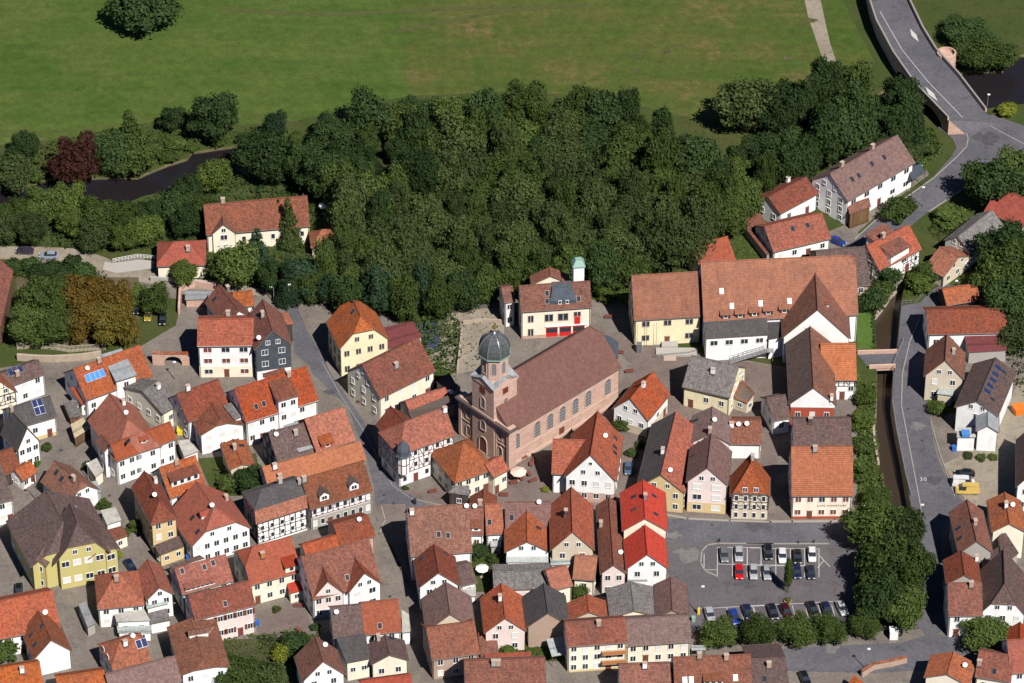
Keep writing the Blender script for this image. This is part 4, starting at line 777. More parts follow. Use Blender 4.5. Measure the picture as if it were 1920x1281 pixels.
# front block
fx0, fx1 = -cL-.25, -cL+1.6; m_ = MB(); m_.box(fx0, fx1, -cW+.1, cW-.1, 0, 10.6, ST); front = m_.build('front_wall', church, Matrix())
m_ = MB(); m_.box(fx0-.45, fx1+.2, -cW-.3, cW+.3, 9.6, 10.1, TRIM).box(fx0-.7, fx1+.3, -cW-.5, cW+.5, 10.1, 10.45, GUT).box(fx0-.12, fx0, -cW+.1, cW-.1, 5.2, 5.5, TRIM).box(fx0-.15, fx0, -cW+.1, cW-.1, 0, .9, TRIM); m_.build('cornice', church, Matrix())
for y_ in (-cW+.5, -3.5, 3.5, cW-.5): m_ = MB(); m_.box(fx0-.2, fx0, y_-.4, y_+.4, .9, 9.6, TRIM); m_.build('pilaster', church, Matrix())
for y_, z_, w1, h1 in ((-cW*.62, 7.6, 1.3, 2.6), (cW*.62, 7.6, 1.3, 2.6), (-cW*.62, 3, 1.3, 2.8), (cW*.62, 3, 1.3, 2.8), (0, 2.3, 2.3, 4.2)):
    link('window' if y_ else 'portal', arched(w1, h1, .14, LOUV if y_ else BROWN, TRIM, False), church, WM((fx0-.02 if y_ else fx0-.38, y_, z_), (-1, 0)))
link('window', arched(1.5, 2.6, .14, LOUV, TRIM, False), church, WM((fx0-.38, 0, 7.6), (-1, 0)))
# tower
tw_, tz = 3.3, 18.8; tx = fx0 + tw_ - .35; m_ = MB(); m_.box(tx-tw_, tx+tw_, -tw_, tw_, 0, tz, ST); tower = m_.build('tower', church, Matrix())
m_ = MB()
for nx, ny in ((-1,0),(1,0),(0,-1),(0,1)):   # segmental gables with metal caps
    a = math.atan2(ny, nx); D = Matrix.Translation((tx, 0, 0)) @ Matrix.Rotation(a, 4, 'Z'); P = []; nseg = 10
    for k in range(nseg+1):
        s_ = -1 + 2*k/nseg; P.append((s_*(tw_+.35), tz + .1 + 1.5*(1-abs(s_))**1.2))
    for k in range(nseg):
        (y0_, z0_), (y1_, z1_) = P[k], P[k+1]
        m_.poly([D @ Vector((tw_+.35, y0_, z0_)), D @ Vector((tw_+.35, y1_, z1_)), D @ Vector((.9, y1_*.5, z1_+.35)), D @ Vector((.9, y0_*.5, z0_+.35))], RF['mt'])
        m_.poly([D @ Vector((tw_+.1, y0_*.97, tz-.1)), D @ Vector((tw_+.1, y1_*.97, tz-.1)), D @ Vector((tw_+.1, y1_*.97, z1_-.05)), D @ Vector((tw_+.1, y0_*.97, z0_-.05))], ST)
        m_.poly([D @ Vector((tw_+.1, y0_, z0_-.22)), D @ Vector((tw_+.35, y0_, z0_-.0)), D @ Vector((tw_+.35, y1_, z1_-.0)), D @ Vector((tw_+.1, y1_, z1_-.22))][::-1], TRIM)
m_.build('tower_gable', tower, Matrix())
m_ = MB(); m_.box(tx-tw_-.12, tx+tw_+.12, -tw_-.12, tw_+.12, 10.5, 10.8, TRIM).box(tx-tw_-.12, tx+tw_+.12, -tw_-.12, tw_+.12, 18.3, 18.7, TRIM); m_.build('string_course', tower, Matrix())
for nx, ny in ((-1,0),(0,-1),(1,0),(0,1)):
    p = (tx+nx*(tw_+.01), ny*(tw_+.01)); link('window', arched(1.3, 3.0, .12, LOUV, TRIM, False), tower, WM((p[0], p[1], 13.6), (nx, ny)))
    m2 = MB(); m2.box(-.72, .72, -.1, 0, -.72, .72, CLOCK).box(-.04, .04, -.13, -.1, 0, .65, GOLD).box(0, .45, -.13, -.1, -.04, .04, GOLD)
    for k in range(12): t = k*math.pi/6; m2.box(.58*math.sin(t)-.05, .58*math.sin(t)+.05, -.12, -.1, .58*math.cos(t)-.05, .58*math.cos(t)+.05, GOLD)
    m2.build('clock', tower, WM((p[0], p[1], 17.0), (nx, ny)))
m_ = MB(); c_ = (tx, 0, 0); m_.lathe([(3.35, 18.9), (3.2, 19.3), (2.95, 19.6), (2.95, 25.2)], 8, ST, c_, math.pi/8); dr_ = m_.build('octagon', tower, Matrix())
for k in range(8):
    t = math.pi/4*k; rr = 2.95*math.cos(math.pi/8)+.01
    link('window', arched(1.1, 3.3, .1, LOUV, TRIM, False), dr_, WM((tx+rr*math.cos(t), rr*math.sin(t), 22.7), (math.cos(t), math.sin(t))))
DZ = 2.55; DOME = tile('dome_lead', (.085,.09,.092), (.06,.075,.07), tw=.5, th=1.2, spk=.15, line=.7, var=0)
m_ = MB(); m_.lathe([(2.9, 22.4+DZ), (3.6, 22.7+DZ), (3.6, 22.95+DZ)], 8, GREENP, c_, math.pi/8)
prof = [(3.5*math.cos(a)**.8 + .02, 22.95 + DZ + 4.5*math.sin(a)) for a in [math.pi/2*k/9 for k in range(10)]]
m_.lathe([(3.45, 22.95+DZ)] + prof[:9] + [(.5, 27.45+DZ)], 8, DOME, c_, math.pi/8); dome = m_.build('dome', tower, Matrix())
m_ = MB()
for k in range(8):
    t = math.pi/4*k + math.pi/8
    for i in range(8): a, b = prof[i], prof[i+1]; m_.bar((tx+a[0]*math.cos(t), a[0]*math.sin(t), a[1]+.03), (tx+b[0]*math.cos(t), b[0]*math.sin(t), b[1]+.03), .08, METAL)
m_.build('dome_ribs', dome, Matrix())
FZ = 2.0; c2_ = (tx, 0, FZ); m_ = MB(); m_.lathe([(.5, 27.8), (.35, 28.3), (.1, 28.6), (.06, 29.4)], 8, METAL, c2_); m_.lathe([(.02, 29.2), (.28, 29.35), (.34, 29.6), (.28, 29.85), (.02, 30.0)], 10, GOLD, c2_)
m_.bar((tx, 0, 30+FZ), (tx, 0, 31.2+FZ), .05, GOLD).bar((tx, -.4, 30.8+FZ), (tx, .4, 30.8+FZ), .05, GOLD); m_.build('finial', dome, Matrix())

# ================= GROUND =================
def poly(name, pts, z, mat, kind='structure', zz=None):
    P = [G(p[:2], z) for p in PX(pts)]; me = bpy.data.meshes.new(name)
    idx = tessellate_polygon([P]); fs = []
    for f in idx:
        a, b, c = [P[i] for i in f]; fs.append(f if (b-a).cross(c-a).z > 0 else f[::-1])
    me.from_pydata([tuple(p) for p in P], [], fs); me.materials.append(mat); me.update(); o = link(name, me)
    if kind: o['kind'] = kind
    return o
def ribbon(name, pts, z, wd, mat, kind='structure', hgt=0.0, close=False):
    P = [G(p[:2], p[2] if len(p) > 2 else z) for p in PX(pts)]; m = MB()
    for i in range(len(P)-1):
        a, b = P[i], P[i+1]; d = (b-a); d.z = 0; d.normalize(); n = Vector((-d.y, d.x, 0))*wd/2; e = d*wd*.25
        a = a - e; b = b + e
        if hgt:
            q = [a-n, b-n, b+n, a+n]; top = [x + Zv*hgt for x in q]; bo = [x - Zv*.3 for x in q]
            m.poly(top, mat)
            for k in range(4): m.poly([bo[k], bo[(k+1)%4], top[(k+1)%4], top[k]], mat)
        else: m.poly([a-n+Zv*.002*(i%2), b-n+Zv*.002*(i%2), b+n+Zv*.002*(i%2), a+n+Zv*.002*(i%2)], mat)
    o = m.build(name)
    if kind: o['kind'] = kind
    return o
def meadowm(name, c1, c2, c3, dry=.5):
    m, t, b = base(name, c1, .95, .1); geo = N(t, 'ShaderNodeNewGeometry').outputs['Position']
    st = vmth(t, 'MULTIPLY', geo, (.02, .12, 1)); n1 = noise(t, st, 1.0, 5, .65); n2 = noise(t, geo, .055, 6, .7); n3 = noise(t, geo, .45, 5, .75); n4 = noise(t, geo, 2.5, 3, .7)
    c = mixc(t, mth(t, 'MULTIPLY', mth(t, 'ADD', ramp(t, n1, .35, .65, 0, .6), ramp(t, n2, .38, .62, 0, .7)), .9), c1, c2); c = mixc(t, mth(t, 'MULTIPLY', ramp(t, n2, .52, .66), ramp(t, n3, .45, .62, 0, dry)), c, c3)
    wv = N(t, 'ShaderNodeTexWave', wave_type='BANDS', bands_direction='Y'); wv.inputs['Scale'].default_value = .055; wv.inputs['Distortion'].default_value = 6; wv.inputs['Detail'].default_value = 2; t.links.new(geo, wv.inputs['Vector'])
    v = mth(t, 'MULTIPLY', ramp(t, n3, .25, .75, .70, 1.30), ramp(t, n4, .3, .7, .80, 1.2)); v = mth(t, 'MULTIPLY', v, ramp(t, wv.outputs[1], 0, 1, .97, 1.04)); cc = N(t, 'ShaderNodeCombineColor')
    for k in range(3): t.links.new(v, cc.inputs[k])
    t.links.new(mixc(t, 1.0, c, cc.outputs[0], 'MULTIPLY'), b.inputs['Base Color']); return m
GRASS = ground('grass', (.040,.062,.015), (.066,.070,.024), (.032,.044,.014), .06, 1.2)
MEAD = meadowm('mown_meadow', (.039,.078,.013), (.072,.100,.022), (.085,.090,.030))
MEAD2 = meadowm('dry_meadow', (.043,.079,.014), (.084,.088,.024), (.135,.092,.046), 1.0)
ASPH = ground('asphalt', (.095,.093,.106), (.125,.121,.134), None, .12, 1.4, .8); ASPH2 = ground('old_asphalt', (.100,.090,.097), (.125,.112,.117), (.08,.072,.08), .15, 1.8)
COBB = ground('cobbles', (.165,.135,.118), (.205,.17,.145), (.115,.095,.082), .2, 3.5, joint=.9); PAVE = ground('yard_paving', (.155,.135,.118), (.215,.185,.158), (.09,.08,.066), .12, 1.3, joint=1.3); SAND = ground('sandy_ground', (.28,.24,.19), (.21,.18,.135), (.09,.10,.04), .12, .7)
SQ = ground('reddish_square_paving', (.155,.12,.106), (.185,.146,.128), (.115,.09,.08), .15, 2.5, joint=1.6); EARTH = ground('bank_earth', (.10,.085,.045), (.055,.065,.025), (.20,.15,.10), .25, .9)
PAINT = flat('road_paint', (.46,.45,.43), .7); KERB = plaster('kerb_stone', (.27,.25,.23)); WALLS = masonry('rubble_wall', (.42,.34,.26), (.32,.26,.2), .6, .3)
RIVER_UP = "Z:-400,400 -30,358 50,347 82,338 111,335 190,332 257,332 292,317 312,309 350,297 359,285 394,280 449,272 496,274 560,268 640,290 800,325 1000,335 1200,320 1400,280 1560,225 1690,150 1795,139 1810,133 1878,133 1902,107 1935,98 2100,60 2400,0"
RIVER_LO = "Z:2400,200 2100,190 1920,195 1873,200 1845,205 1780,208 1700,222 1570,262 1400,318 1200,358 1000,372 800,362 640,328 560,315 530,322 437,325 371,352 318,357 268,368 240,380 204,404 166,406 122,384 58,380 -30,393 -400,440"
STREAM_L = "Z:1702,492 1691,523 1673,536 1658,558 1639,582 1641,620 1643.7,655 1643.7,727 1642.6,762 1639,793 1641,840 1647,880 1660,930 1680,965"
STREAM_R = "Z:1709,959 1702,920 1694,870 1681,806 1673,754 1675,706 1682,655 1690,571 1697,527 1706,495"
river = [G(p) for p in PX(RIVER_UP) + PX(RIVER_LO)]; stream = [G(p) for p in PX(STREAM_L) + PX(STREAM_R)]
def holed(name, outer, holes, mat, z=0.0):
    bm = bmesh.new()
    for lp in [outer] + holes:
        vs = [bm.verts.new((p.x, p.y, z)) for p in lp]
        for i in range(len(vs)): bm.edges.new((vs[i], vs[(i+1) % len(vs)]))
    bmesh.ops.triangle_fill(bm, use_beauty=True, edges=bm.edges[:], normal=(0,0,1))
    for f in bm.faces:
        if f.normal.z < 0: f.normal_flip()
    me = bpy.data.meshes.new(name); bm.to_mesh(me); bm.free(); me.materials.append(mat); o = link(name, me); o['kind'] = 'structure'; return o
g_ = holed('ground', [Vector((-1500,-650,0)), Vector((1500,-650,0)), Vector((1500,2500,0)), Vector((-1500,2500,0))], [river, stream], GRASS)
def sunk(name, loop, dep, slope, mat, bed, wmat, wz):
    m = MB(); c = []; n = len(loop)
    area = sum(loop[i].x*loop[(i+1)%n].y - loop[(i+1)%n].x*loop[i].y for i in range(n)); sg = 1 if area > 0 else -1
    for i in range(n):
        a, b, d = loop[i-1], loop[i], loop[(i+1) % n]; t = (d - a).normalized(); nn = Vector((-t.y, t.x, 0))*sg; c.append(b + nn*slope - Zv*dep)
    for i in range(n):
        j = (i+1) % n; P = [loop[i], loop[j], c[j], c[i]]; m.poly(P if sg < 0 else P[::-1], mat)
    o = m.build(name); o['kind'] = 'structure'
    m = MB(); Q = [Vector((p.x, p.y, -dep+.02)) for p in loop]
    for f in tessellate_polygon([Q]): 
        a, b, d = [Q[k] for k in f]; m.poly([a, b, d] if (b-a).cross(d-a).z > 0 else [d, b, a], bed)
    o = m.build(name.replace('bank', 'bed')); o['kind'] = 'structure'
    m = MB(); Q = [Vector((p.x, p.y, wz)) for p in loop]
    for f in tessellate_polygon([Q]):
        a, b, d = [Q[k] for k in f]; m.poly([a, b, d] if (b-a).cross(d-a).z > 0 else [d, b, a], wmat)
    o = m.build(name.replace('_bank', '_water')); o['kind'] = 'structure'
mw, t_, b_ = base('river_water', (.014,.012,.014), .10, .5); nb_ = N(t_, 'ShaderNodeTexNoise'); nb_.inputs['Scale'].default_value = 1.2; bp_ = N(t_, 'ShaderNodeBump'); bp_.inputs['Strength'].default_value = .25; bp_.inputs['Distance'].default_value = .05
t_.links.new(nb_.outputs[0], bp_.inputs['Height']); t_.links.new(bp_.outputs[0], b_.inputs['Normal'])
mw2, t_, b_ = base('stream_water', (.040,.028,.018), .2, .4); t_.links.new
sunk('river_bank', river, 2.0, 1.2, EARTH, EARTH, mw, -.5); sunk('stream_bank', stream, 3.4, .25, WALLS, EARTH, mw2, -3.1)
poly('meadow', "Z:-600,-400 700,-400 752,-60 752,50 765,180 560,225 450,235 300,225 200,245 100,262 0,272 -600,300", .03, MEAD)
poly('dry_meadow', "Z:700,-400 2100,-400 1640,-60 1580,0 1640,118 1560,128 1490,195 1400,240 1300,222 1120,180 960,172 765,180 752,50 752,-60", .03, MEAD2)
TRK = ground('grass_track', (.066,.080,.024), (.085,.085,.032), None, .3, 2)
for s_ in ("K:-200,283 0,290 200,297 350,300 550,282 750,255 1000,210 1250,190 1540,180 1920,200", "K:-200,315 0,322 200,335 400,332 570,320 800,290 1050,240 1540,215 1920,232", "Z:415,18 520,24 600,27 700,24 800,18 960,12", "Z:740,60 860,36 960,18 1100,8"):
    ribbon('track', s_, .06, .6 if s_[0] == 'K' else 1.6, TRK)
poly('dirt_path', "Z:1500,-40 1530,-40 1545,30 1556,80 1568,115 1545,118 1530,75 1515,30", .06, SAND)
tp = "Z:-300,700 0,690 130,672 250,658 330,610 340,562 250,548 208,525 150,505 60,495 60,480 170,478 215,492 262,480 300,505 380,528 450,545 560,545 640,575 740,588 860,575 950,562 1170,562 1200,640 1480,690 1608,705 1608,1000 1625,1010 1640,1180 1700,1180 1735,1170 1720,960 1710,880 1700,800 1700,720 1712,640 1745,580 1800,540 2100,600 2100,1700 -300,1700"
poly('yard_paving', tp, .04, PAVE)
poly('road', "Z:505,545 548,552 571,609 621,700 683,792 753,918 800,946 850,955 850,972 770,962 735,975 705,978 702,918 689,862 652,763 586,700 582,688 551,661 550,611 535,580", .07, ASPH)
poly('road', "Z:850,955 1250,972 1620,982 1728,992 1728,1030 1625,1028 1300,1017 1240,1012 1000,1000 850,972", .072, ASPH)
poly('car_park', "Z:1250,1015 1625,1022 1720,1022 1730,1180 1640,1185 1480,1195 1330,1210 1295,1180 1290,1120 1240,1060", .075, ASPH2)
poly('lane', "Z:695,945 760,945 765,1100 790,1281 800,1420 900,1420 850,1281 775,1100 720,1000", .085, COBB)
poly('lane', "Z:-20,720 110,680 150,700 118,740 125,800 130,850 95,900 40,880 -20,940", .08, PAVE)
poly('road', "Z:1745,545 1775,530 1800,545 1760,575 1740,600 1735,640 1732,700 1740,770 1755,850 1775,900 1810,945 1775,970 1765,1000 1765,1060 1770,1180 1740,1200 1728,1180 1726,1060 1728,975 1710,957 1703,920 1695,870 1682,806 1674,754 1676,706 1683,655 1691,573 1725,568", .08, ASPH)
poly('road', "Z:1690,1205 1740,1190 1920,1195 2100,1200 2100,1262 1760,1255 1640,1262 1470,1258 1300,1300 1200,1300 1290,1240 1480,1215", .085, ASPH)
poly('church_square', "Z:1100,600 1180,640 1320,668 1480,690 1470,800 1440,960 1480,972 1250,962 1150,890 1120,760 1190,690 1140,640", .06, SQ)
poly('church_square', "Z:955,860 1040,850 1060,940 1040,950 930,950 800,945 760,925 840,905", .065, SQ)
poly('gravel_lot', "Z:1770,870 1810,850 1880,770 1920,700 2000,700 2000,960 1820,950 1790,910", .07, SAND)
poly('sandy_lot', "Z:862,585 945,575 945,625 905,690 865,700 800,680 800,600", .06, SAND)
poly('road', "Z:1588,462 1606,445 1650,404 1700,368 1750,332 1785,292 1800,262 1925,262 1960,330 1870,318 1800,358 1742,396 1700,430 1660,466 1620,490", .08, ASPH)
poly('pavement', "Z:1604,440 1650,398 1698,360 1742,328 1738,318 1690,345 1640,378 1612,410 1590,440", .10, PAVE)
poly('yard_paving', "Z:1540,440 1600,415 1612,445 1585,462 1560,470", .09, PAVE)
poly('road', "Z:1800,246 1822,222 1860,215 1990,260 2100,300 2100,345 1900,310 1800,300 1795,270", .09, ASPH)
poly('footpath', "Z:-20,462 60,462 140,466 190,480 240,500 330,520 420,528 520,548 500,556 400,545 320,538 200,518 120,490 -20,485", .055, SAND)
poly('garden', "Z:1600,560 1630,560 1638,655 1608,655", .06, ground('lawn', (.06,.11,.02), (.075,.12,.03)))
poly('garden', "Z:1355,440 1400,420 1440,480 1380,490", .05, GRASS)
poly('garden', "Z:1605,705 1640,725 1637,800 1645,900 1690,975 1680,1180 1625,1170 1608,990", .06, GRASS)
poly('garden', "Z:370,860 480,850 490,900 470,930 400,930", .06, GRASS); poly('garden', "Z:420,1200 600,1190 560,1281 400,1290", .06, ground('garden_soil', (.075,.068,.038), (.05,.06,.025)))
poly('garden', "Z:745,600 850,590 860,690 800,740 770,680", .055, GRASS); poly('garden', "Z:30,520 260,520 262,640 40,655", .06, ground('leafy_soil', (.09,.075,.045), (.13,.10,.06)))
poly('garden', "Z:880,1000 960,1000 960,1110 880,1110", .06, GRASS); poly('garden', "Z:950,1180 1060,1180 1060,1240 900,1240", .06, GRASS); poly('garden', "Z:1740,740 1790,740 1790,775 1740,775", .09, GRASS)
# markings and kerbs
for s_, wd in (("s:985,945 1345,945", .14), ("s:990,1088 1720,1100", .14), ("s:870,1137 985,1137", .14), ("s:870,1000 870,1137", .14), ("w:30,950 620,958", .14), ("w:0,1100 500,1103", .14), ("w:610,1000 715,1110", .14), ("w:660,1060 610,1118", .14)): ribbon('road_marking', s_, .10, wd, PAINT)
for x in (985, 1115, 1240, 1358): ribbon('road_marking', f"s:{x},945 {x-2},1190", .10, .13, PAINT)
for x in (6, 125, 250, 375, 497, 620): ribbon('road_marking', f"w:{x},955 {x},1200", .10, .13, PAINT)
ribbon('road_marking', "t:840,645 1060,630 1420,615", .10, .14, PAINT); ribbon('road_marking', "x:0,620 300,605 480,597 740,580", .10, .14, PAINT)
for x in (1062, 1180, 1295): ribbon('road_marking', f"t:{x},632 {x+30},740", .10, .12, PAINT)
for x in (50, 275, 390, 500, 615, 730): ribbon('road_marking', f"x:{x},612 {x+30},720", .10, .12, PAINT)
for s_, wd in (("s:985,1195 880,1150 840,1080 850,980 900,925 990,912 1464,915", .3), ("w:0,915 700,915", .3), ("s:555,668 730,700 1090,718 1440,728", .5), ("w:200,725 390,725 980,720", .6),
  ("Z:1724,600 1706,640 1692,700 1690,760 1700,812 1713,880 1728,960", .25), ("Z:1745,790 1762,850 1790,930", .2), ("Z:604,680 640,745 684,812 735,910 770,935 880,960", .16), ("F:880,1060 960,1120 985,1190 970,1260 Z:1795,294 1752,333 1700,370 1650,406 1602,449", .25), ("Z:1742,397 1800,359 1868,320", .25), ("F:1130,1055 1240,1120 1464,1240", .25), ("Z:715,950 722,975 712,1000", .25)):
    ribbon('kerb', s_, .07, wd, KERB, 'structure', .12)
def blob(px, r, mat, z, name, seed):
    r_ = random.Random(seed); g = G(px); n = 14; P = [(g.x+r*(.5+r_.random())*math.cos(k*6.283/n), g.y+r*.8*(.5+r_.random())*math.sin(k*6.283/n), z) for k in range(n)]
    o = MB().poly(P, mat).build(name); o['kind'] = 'structure'
for i, (x, y, r) in enumerate(((1200,105,1.3),(1252,97,1.5),(1245,108,.8),(1480,110,1.6),(1190,132,1.0),(1293,153,.8),(1514,156,1.8),(1185,165,.8),(600,95,.7),(745,240,.8),(290,30,1.0),(1520,40,2.2),(1560,160,2.0),(1095,70,.7))): blob((x,y), r*.7, EARTH, .075, 'bare_patch', i)
PATCH = ground('asphalt_patch', (.075,.073,.08), (.09,.086,.095)); PATCH2 = ground('pale_patch', (.15,.14,.14), (.17,.16,.155))
for i, (x, y, r) in enumerate(((1290,1040,2.5),(1400,1095,1.8),(1690,350,2),(1850,260,3),(1720,800,1.5),(1700,690,1.2),(1260,1005,1.6),(620,735,1.2),(745,1010,1.8),(1420,985,2.4),(1560,1215,2),(1750,900,1.6))): blob((x,y), r, PATCH if i % 2 else PATCH2, .098, 'road_patch', 50+i)
MH = flat('cast_iron', (.05,.045,.04), .7)
for (x, y) in ((720,929),(738,945),(712,1000),(733,1026),(731,1119),(1729,827),(1703,767),(1703,825),(1360,260),(1860,272),(1756,350),(115,845),(205,930),(1345,1016),(1335,985),(1640,1200)):
    g = G((x,y)); o = MB().lathe([(.34,0),(.34,.03)], 12, MH).build('manhole_cover'); o.location = (g.x, g.y, .10 if y > 900 else .11); tagit(o, "round cast-iron manhole cover set flush in the street surface", 'manhole cover', 'manhole covers in the streets')
poly('footbridge_deck', "a:900,230 960,245 1190,215 1330,225 1310,290 1000,330 880,300", .10, WL['gp']); poly('yard_paving', "h:830,660 1240,620 1310,840 1180,900 840,870", .07, SQ); poly('yard_paving', "c:500,1060 740,1020 750,1100 480,1180", .07, SQ)
poly('yard_paving', "A:0,0 0,1 1,1", .01, PAVE) if 0 else None
poly('pavement', "F:820,1032 960,1120 985,1190 960,1281 890,1281 850,1190 700,1075", .10, ASPH2)
g = G((1731,899)); o = sign('30', 1.3, None, Matrix.Translation((g.x, g.y-.6, .10)) @ Matrix.Diagonal((1,1.3,.1,1)), PAINT, 'road_marking'); o['kind'] = 'structure'
# ---- big bridge with parapets ----
BZ = 4.2
LE = "F:60,-700 100,-200 140,0 205,200 350,470 530,730 820,1030"; RE = "F:380,-700 430,-200 465,0 590,260 700,440 900,660 1130,960"
lp = [G(p, BZ) for p in PX(LE)]; rp = [G(p, BZ) for p in PX(RE)]; lp.append(G(PX("F:960,1150")[0], .12)); rp.append(G(PX("F:1240,1060")[0], .12))
br = empty('road_bridge', (lp[3].x, lp[3].y, 0)); tagit(br, "long stone road bridge with parapets and a round brick bastion at the upper right", 'bridge'); inv = Matrix.Translation((-lp[3].x, -lp[3].y, 0))
m_ = MB(); m2 = MB(); m3 = MB(); n_ = len(lp)
for i in range(n_-1):
    a, b, c, d = inv@lp[i], inv@rp[i], inv@rp[i+1], inv@lp[i+1]; m_.poly([a, b, c, d], ASPH)
    for (p, q, sg) in ((a, d, 1), (b, c, -1)):
        z0 = -2.3
        P = [(p.x, p.y, z0), (q.x, q.y, z0), (q.x, q.y, q.z-.01), (p.x, p.y, p.z-.01)]
        if i in (4, 5): # arch openings
            for t0, t1 in ((0, .12), (.88, 1)):
                u0 = p.lerp(q, t0); u1 = p.lerp(q, t1); m3.poly([(u0.x,u0.y,z0),(u1.x,u1.y,z0),(u1.x,u1.y,u1.z),(u0.x,u0.y,u0.z)], ST)
            K = 8; prev = None
            for k in range(K+1):
                t = .12 + .76*k/K; s_ = (t-.5)/.38; u = p.lerp(q, t); z = -1.2 + 3.6*math.sqrt(max(0, 1-s_*s_)); cur = (u, z)
                if prev: m3.poly([(prev[0].x,prev[0].y,prev[1]),(u.x,u.y,z),(u.x,u.y,u.z),(prev[0].x,prev[0].y,prev[0].z)], ST)
                prev = cur
        elif i < n_-1: m3.poly(P, ST)
        dd = (q-p); dd.z = 0; dd.normalize(); nn = Vector((-dd.y, dd.x, 0))*(-.2*sg)
        if i < n_-2:
            T_ = [p, q, q+nn*2, p+nn*2]; top = [v + Zv*1.0 for v in T_]; m2.poly(top if sg < 0 else top[::-1], KERB)
            for k in range(4): m2.poly([T_[k], T_[(k+1)%4], top[(k+1)%4], top[k]], ST)
m_.build('deck', br, Matrix()); m2.build('parapet', br, Matrix()); m3.build('side_wall', br, Matrix())
q_ = inv @ G(PX("F:800,450")[0], BZ+.6); m_ = MB(); m_.lathe([(2.5, -2), (2.3, 4.9), (1.95, 4.95), (1.95, 4.1), (.02, 4.1)], 16, ST, (q_.x, q_.y, 0)); m_.build('bastion', br, Matrix())
ribbon('road_marking', "F:230,100 420,430 640,700 940,1010", BZ+.02, .15, PAINT)
for s_ in ("F:620,740,4.23 725,870,4.23", "F:490,245,4.23 560,360,4.23"):
    P = PX(s_); a = G(P[0], 4.3); b = G(P[1], 4.3); m_ = MB(); d = (b-a).normalized(); n = Vector((-d.y, d.x, 0)); m_.poly([a-n*.1, (a+b)/2-n*.8, b, (a+b)/2+n*.5], PAINT); o = m_.build('traffic_island'); o.location.z = 0; o['kind'] = 'structure'
# ---- small bridge over the stream ----
sb = empty('stream_bridge', G(PX("v:1130,170")[0])); tagit(sb, "small sandstone bridge with low walls carrying a yard road over the stream", 'bridge'); inv = Matrix.Translation(-sb.location)
c4 = [inv @ G(p, .13) for p in PX("v:950,110 1290,100 1275,225 1050,235")]; m_ = MB(); m_.poly(c4[::-1] if (c4[1]-c4[0]).cross(c4[2]-c4[0]).z < 0 else c4, ASPH)
for k in range(4): a, b = c4[k], c4[(k+1)%4]; m_.poly([a, b, b-Zv*.7, a-Zv*.7], ST)
m_.build('deck', sb, Matrix())
for k in (0, 2): m_ = MB(); a, b = c4[k], c4[k+1]; d = (b-a).normalized(); n = Vector((-d.y, d.x, 0))*.18; T_ = [a-n, b-n, b+n, a+n]; top = [v+Zv*.95 for v in T_]; m_.poly(top, TRIM); [m_.poly([T_[i], T_[(i+1)%4], top[(i+1)%4], top[i]], ST) for i in range(4)]; m_.build('parapet', sb, Matrix())
# ================= WALLS AND FENCES =================
def wallthing(label, pts, h, wd, mat, name='wall', cat='wall', cope=None, z=0.0):
    P = [G(p[:2], z) for p in PX(pts)]; o = empty(name, P[0]); tagit(o, label, cat); m = MB(); c = MB()
    for i in range(len(P)-1):
        a, b = P[i]-P[0], P[i+1]-P[0]; d = (b-a).normalized(); n = Vector((-d.y, d.x, 0))
        for (mm, ww, z0, z1, mt) in ((m, wd, -.1, h, mat),) + (((c, wd+.3, h, h+.14, cope),) if cope else ()):
            q = [a-n*ww/2, b-n*ww/2, b+n*ww/2, a+n*ww/2]; top = [v+Zv*z1 for v in q]; bo = [v+Zv*z0 for v in q]; mm.poly(top, mt)
            for k in range(4): mm.poly([bo[k], bo[(k+1)%4], top[(k+1)%4], top[k]], mt)
    m.build('masonry', o, Matrix())
    if cope: c.build('coping', o, Matrix())
    return o
def fence(label, pts, h, mat, name='fence', gap=.35, rails=2, post=.05, pick=None, z=0.0):
    P = [G(p[:2], z) for p in PX(pts)]; o = empty(name, P[0]); tagit(o, label, 'fence'); m = MB(); r = MB()
    for i in range(len(P)-1):
        a, b = P[i]-P[0], P[i+1]-P[0]; L = (b-a).length; k = max(1, int(L/gap))
        for j in range(k):
            q = a.lerp(b, j/k); hh = h*(1 + (.12*rnd.uniform(-1, 1) if pick else 0)); m.bar(q, q+Zv*hh, post, mat, 4, post*.35 if pick else None)
        for rr in range(rails): zz = Zv*h*(.3+.65*rr/max(1, rails-1)); r.bar(a+zz, b+zz, .04, mat)
    m.build('posts', o, Matrix()); r.build('rail', o, Matrix()); return o
fence("rough wooden palisade of pointed pale stakes below the chestnut trees", "a:150,985 300,975 460,985 600,1010 700,1000 915,990", 1.7, WL['tn'], gap=.28, post=.09, pick=1)
wallthing("weathered stone wall under the wooden palisade", "a:150,1075 300,1085 460,1090 700,1075 870,1050", 1.6, .6, WALLS)
aw = wallthing("sandstone yard wall with orange tile coping and a round archway by the shuttered house", "e:-60,930 40,935", 3.2, .6, ST, 'arch_wall', 'wall', RF['og'])
wallthing("sandstone wall stub with tile coping joining the archway to the shuttered house", "e:190,935 255,935", 3.2, .6, ST, 'arch_wall', 'wall', RF['og'])
P0 = aw.location; a_ = G(PX("e:40,935")[0])-P0; b_ = G(PX("e:190,935")[0])-P0; m_ = MB(); K = 10; prev = None; w_ = (b_-a_).length
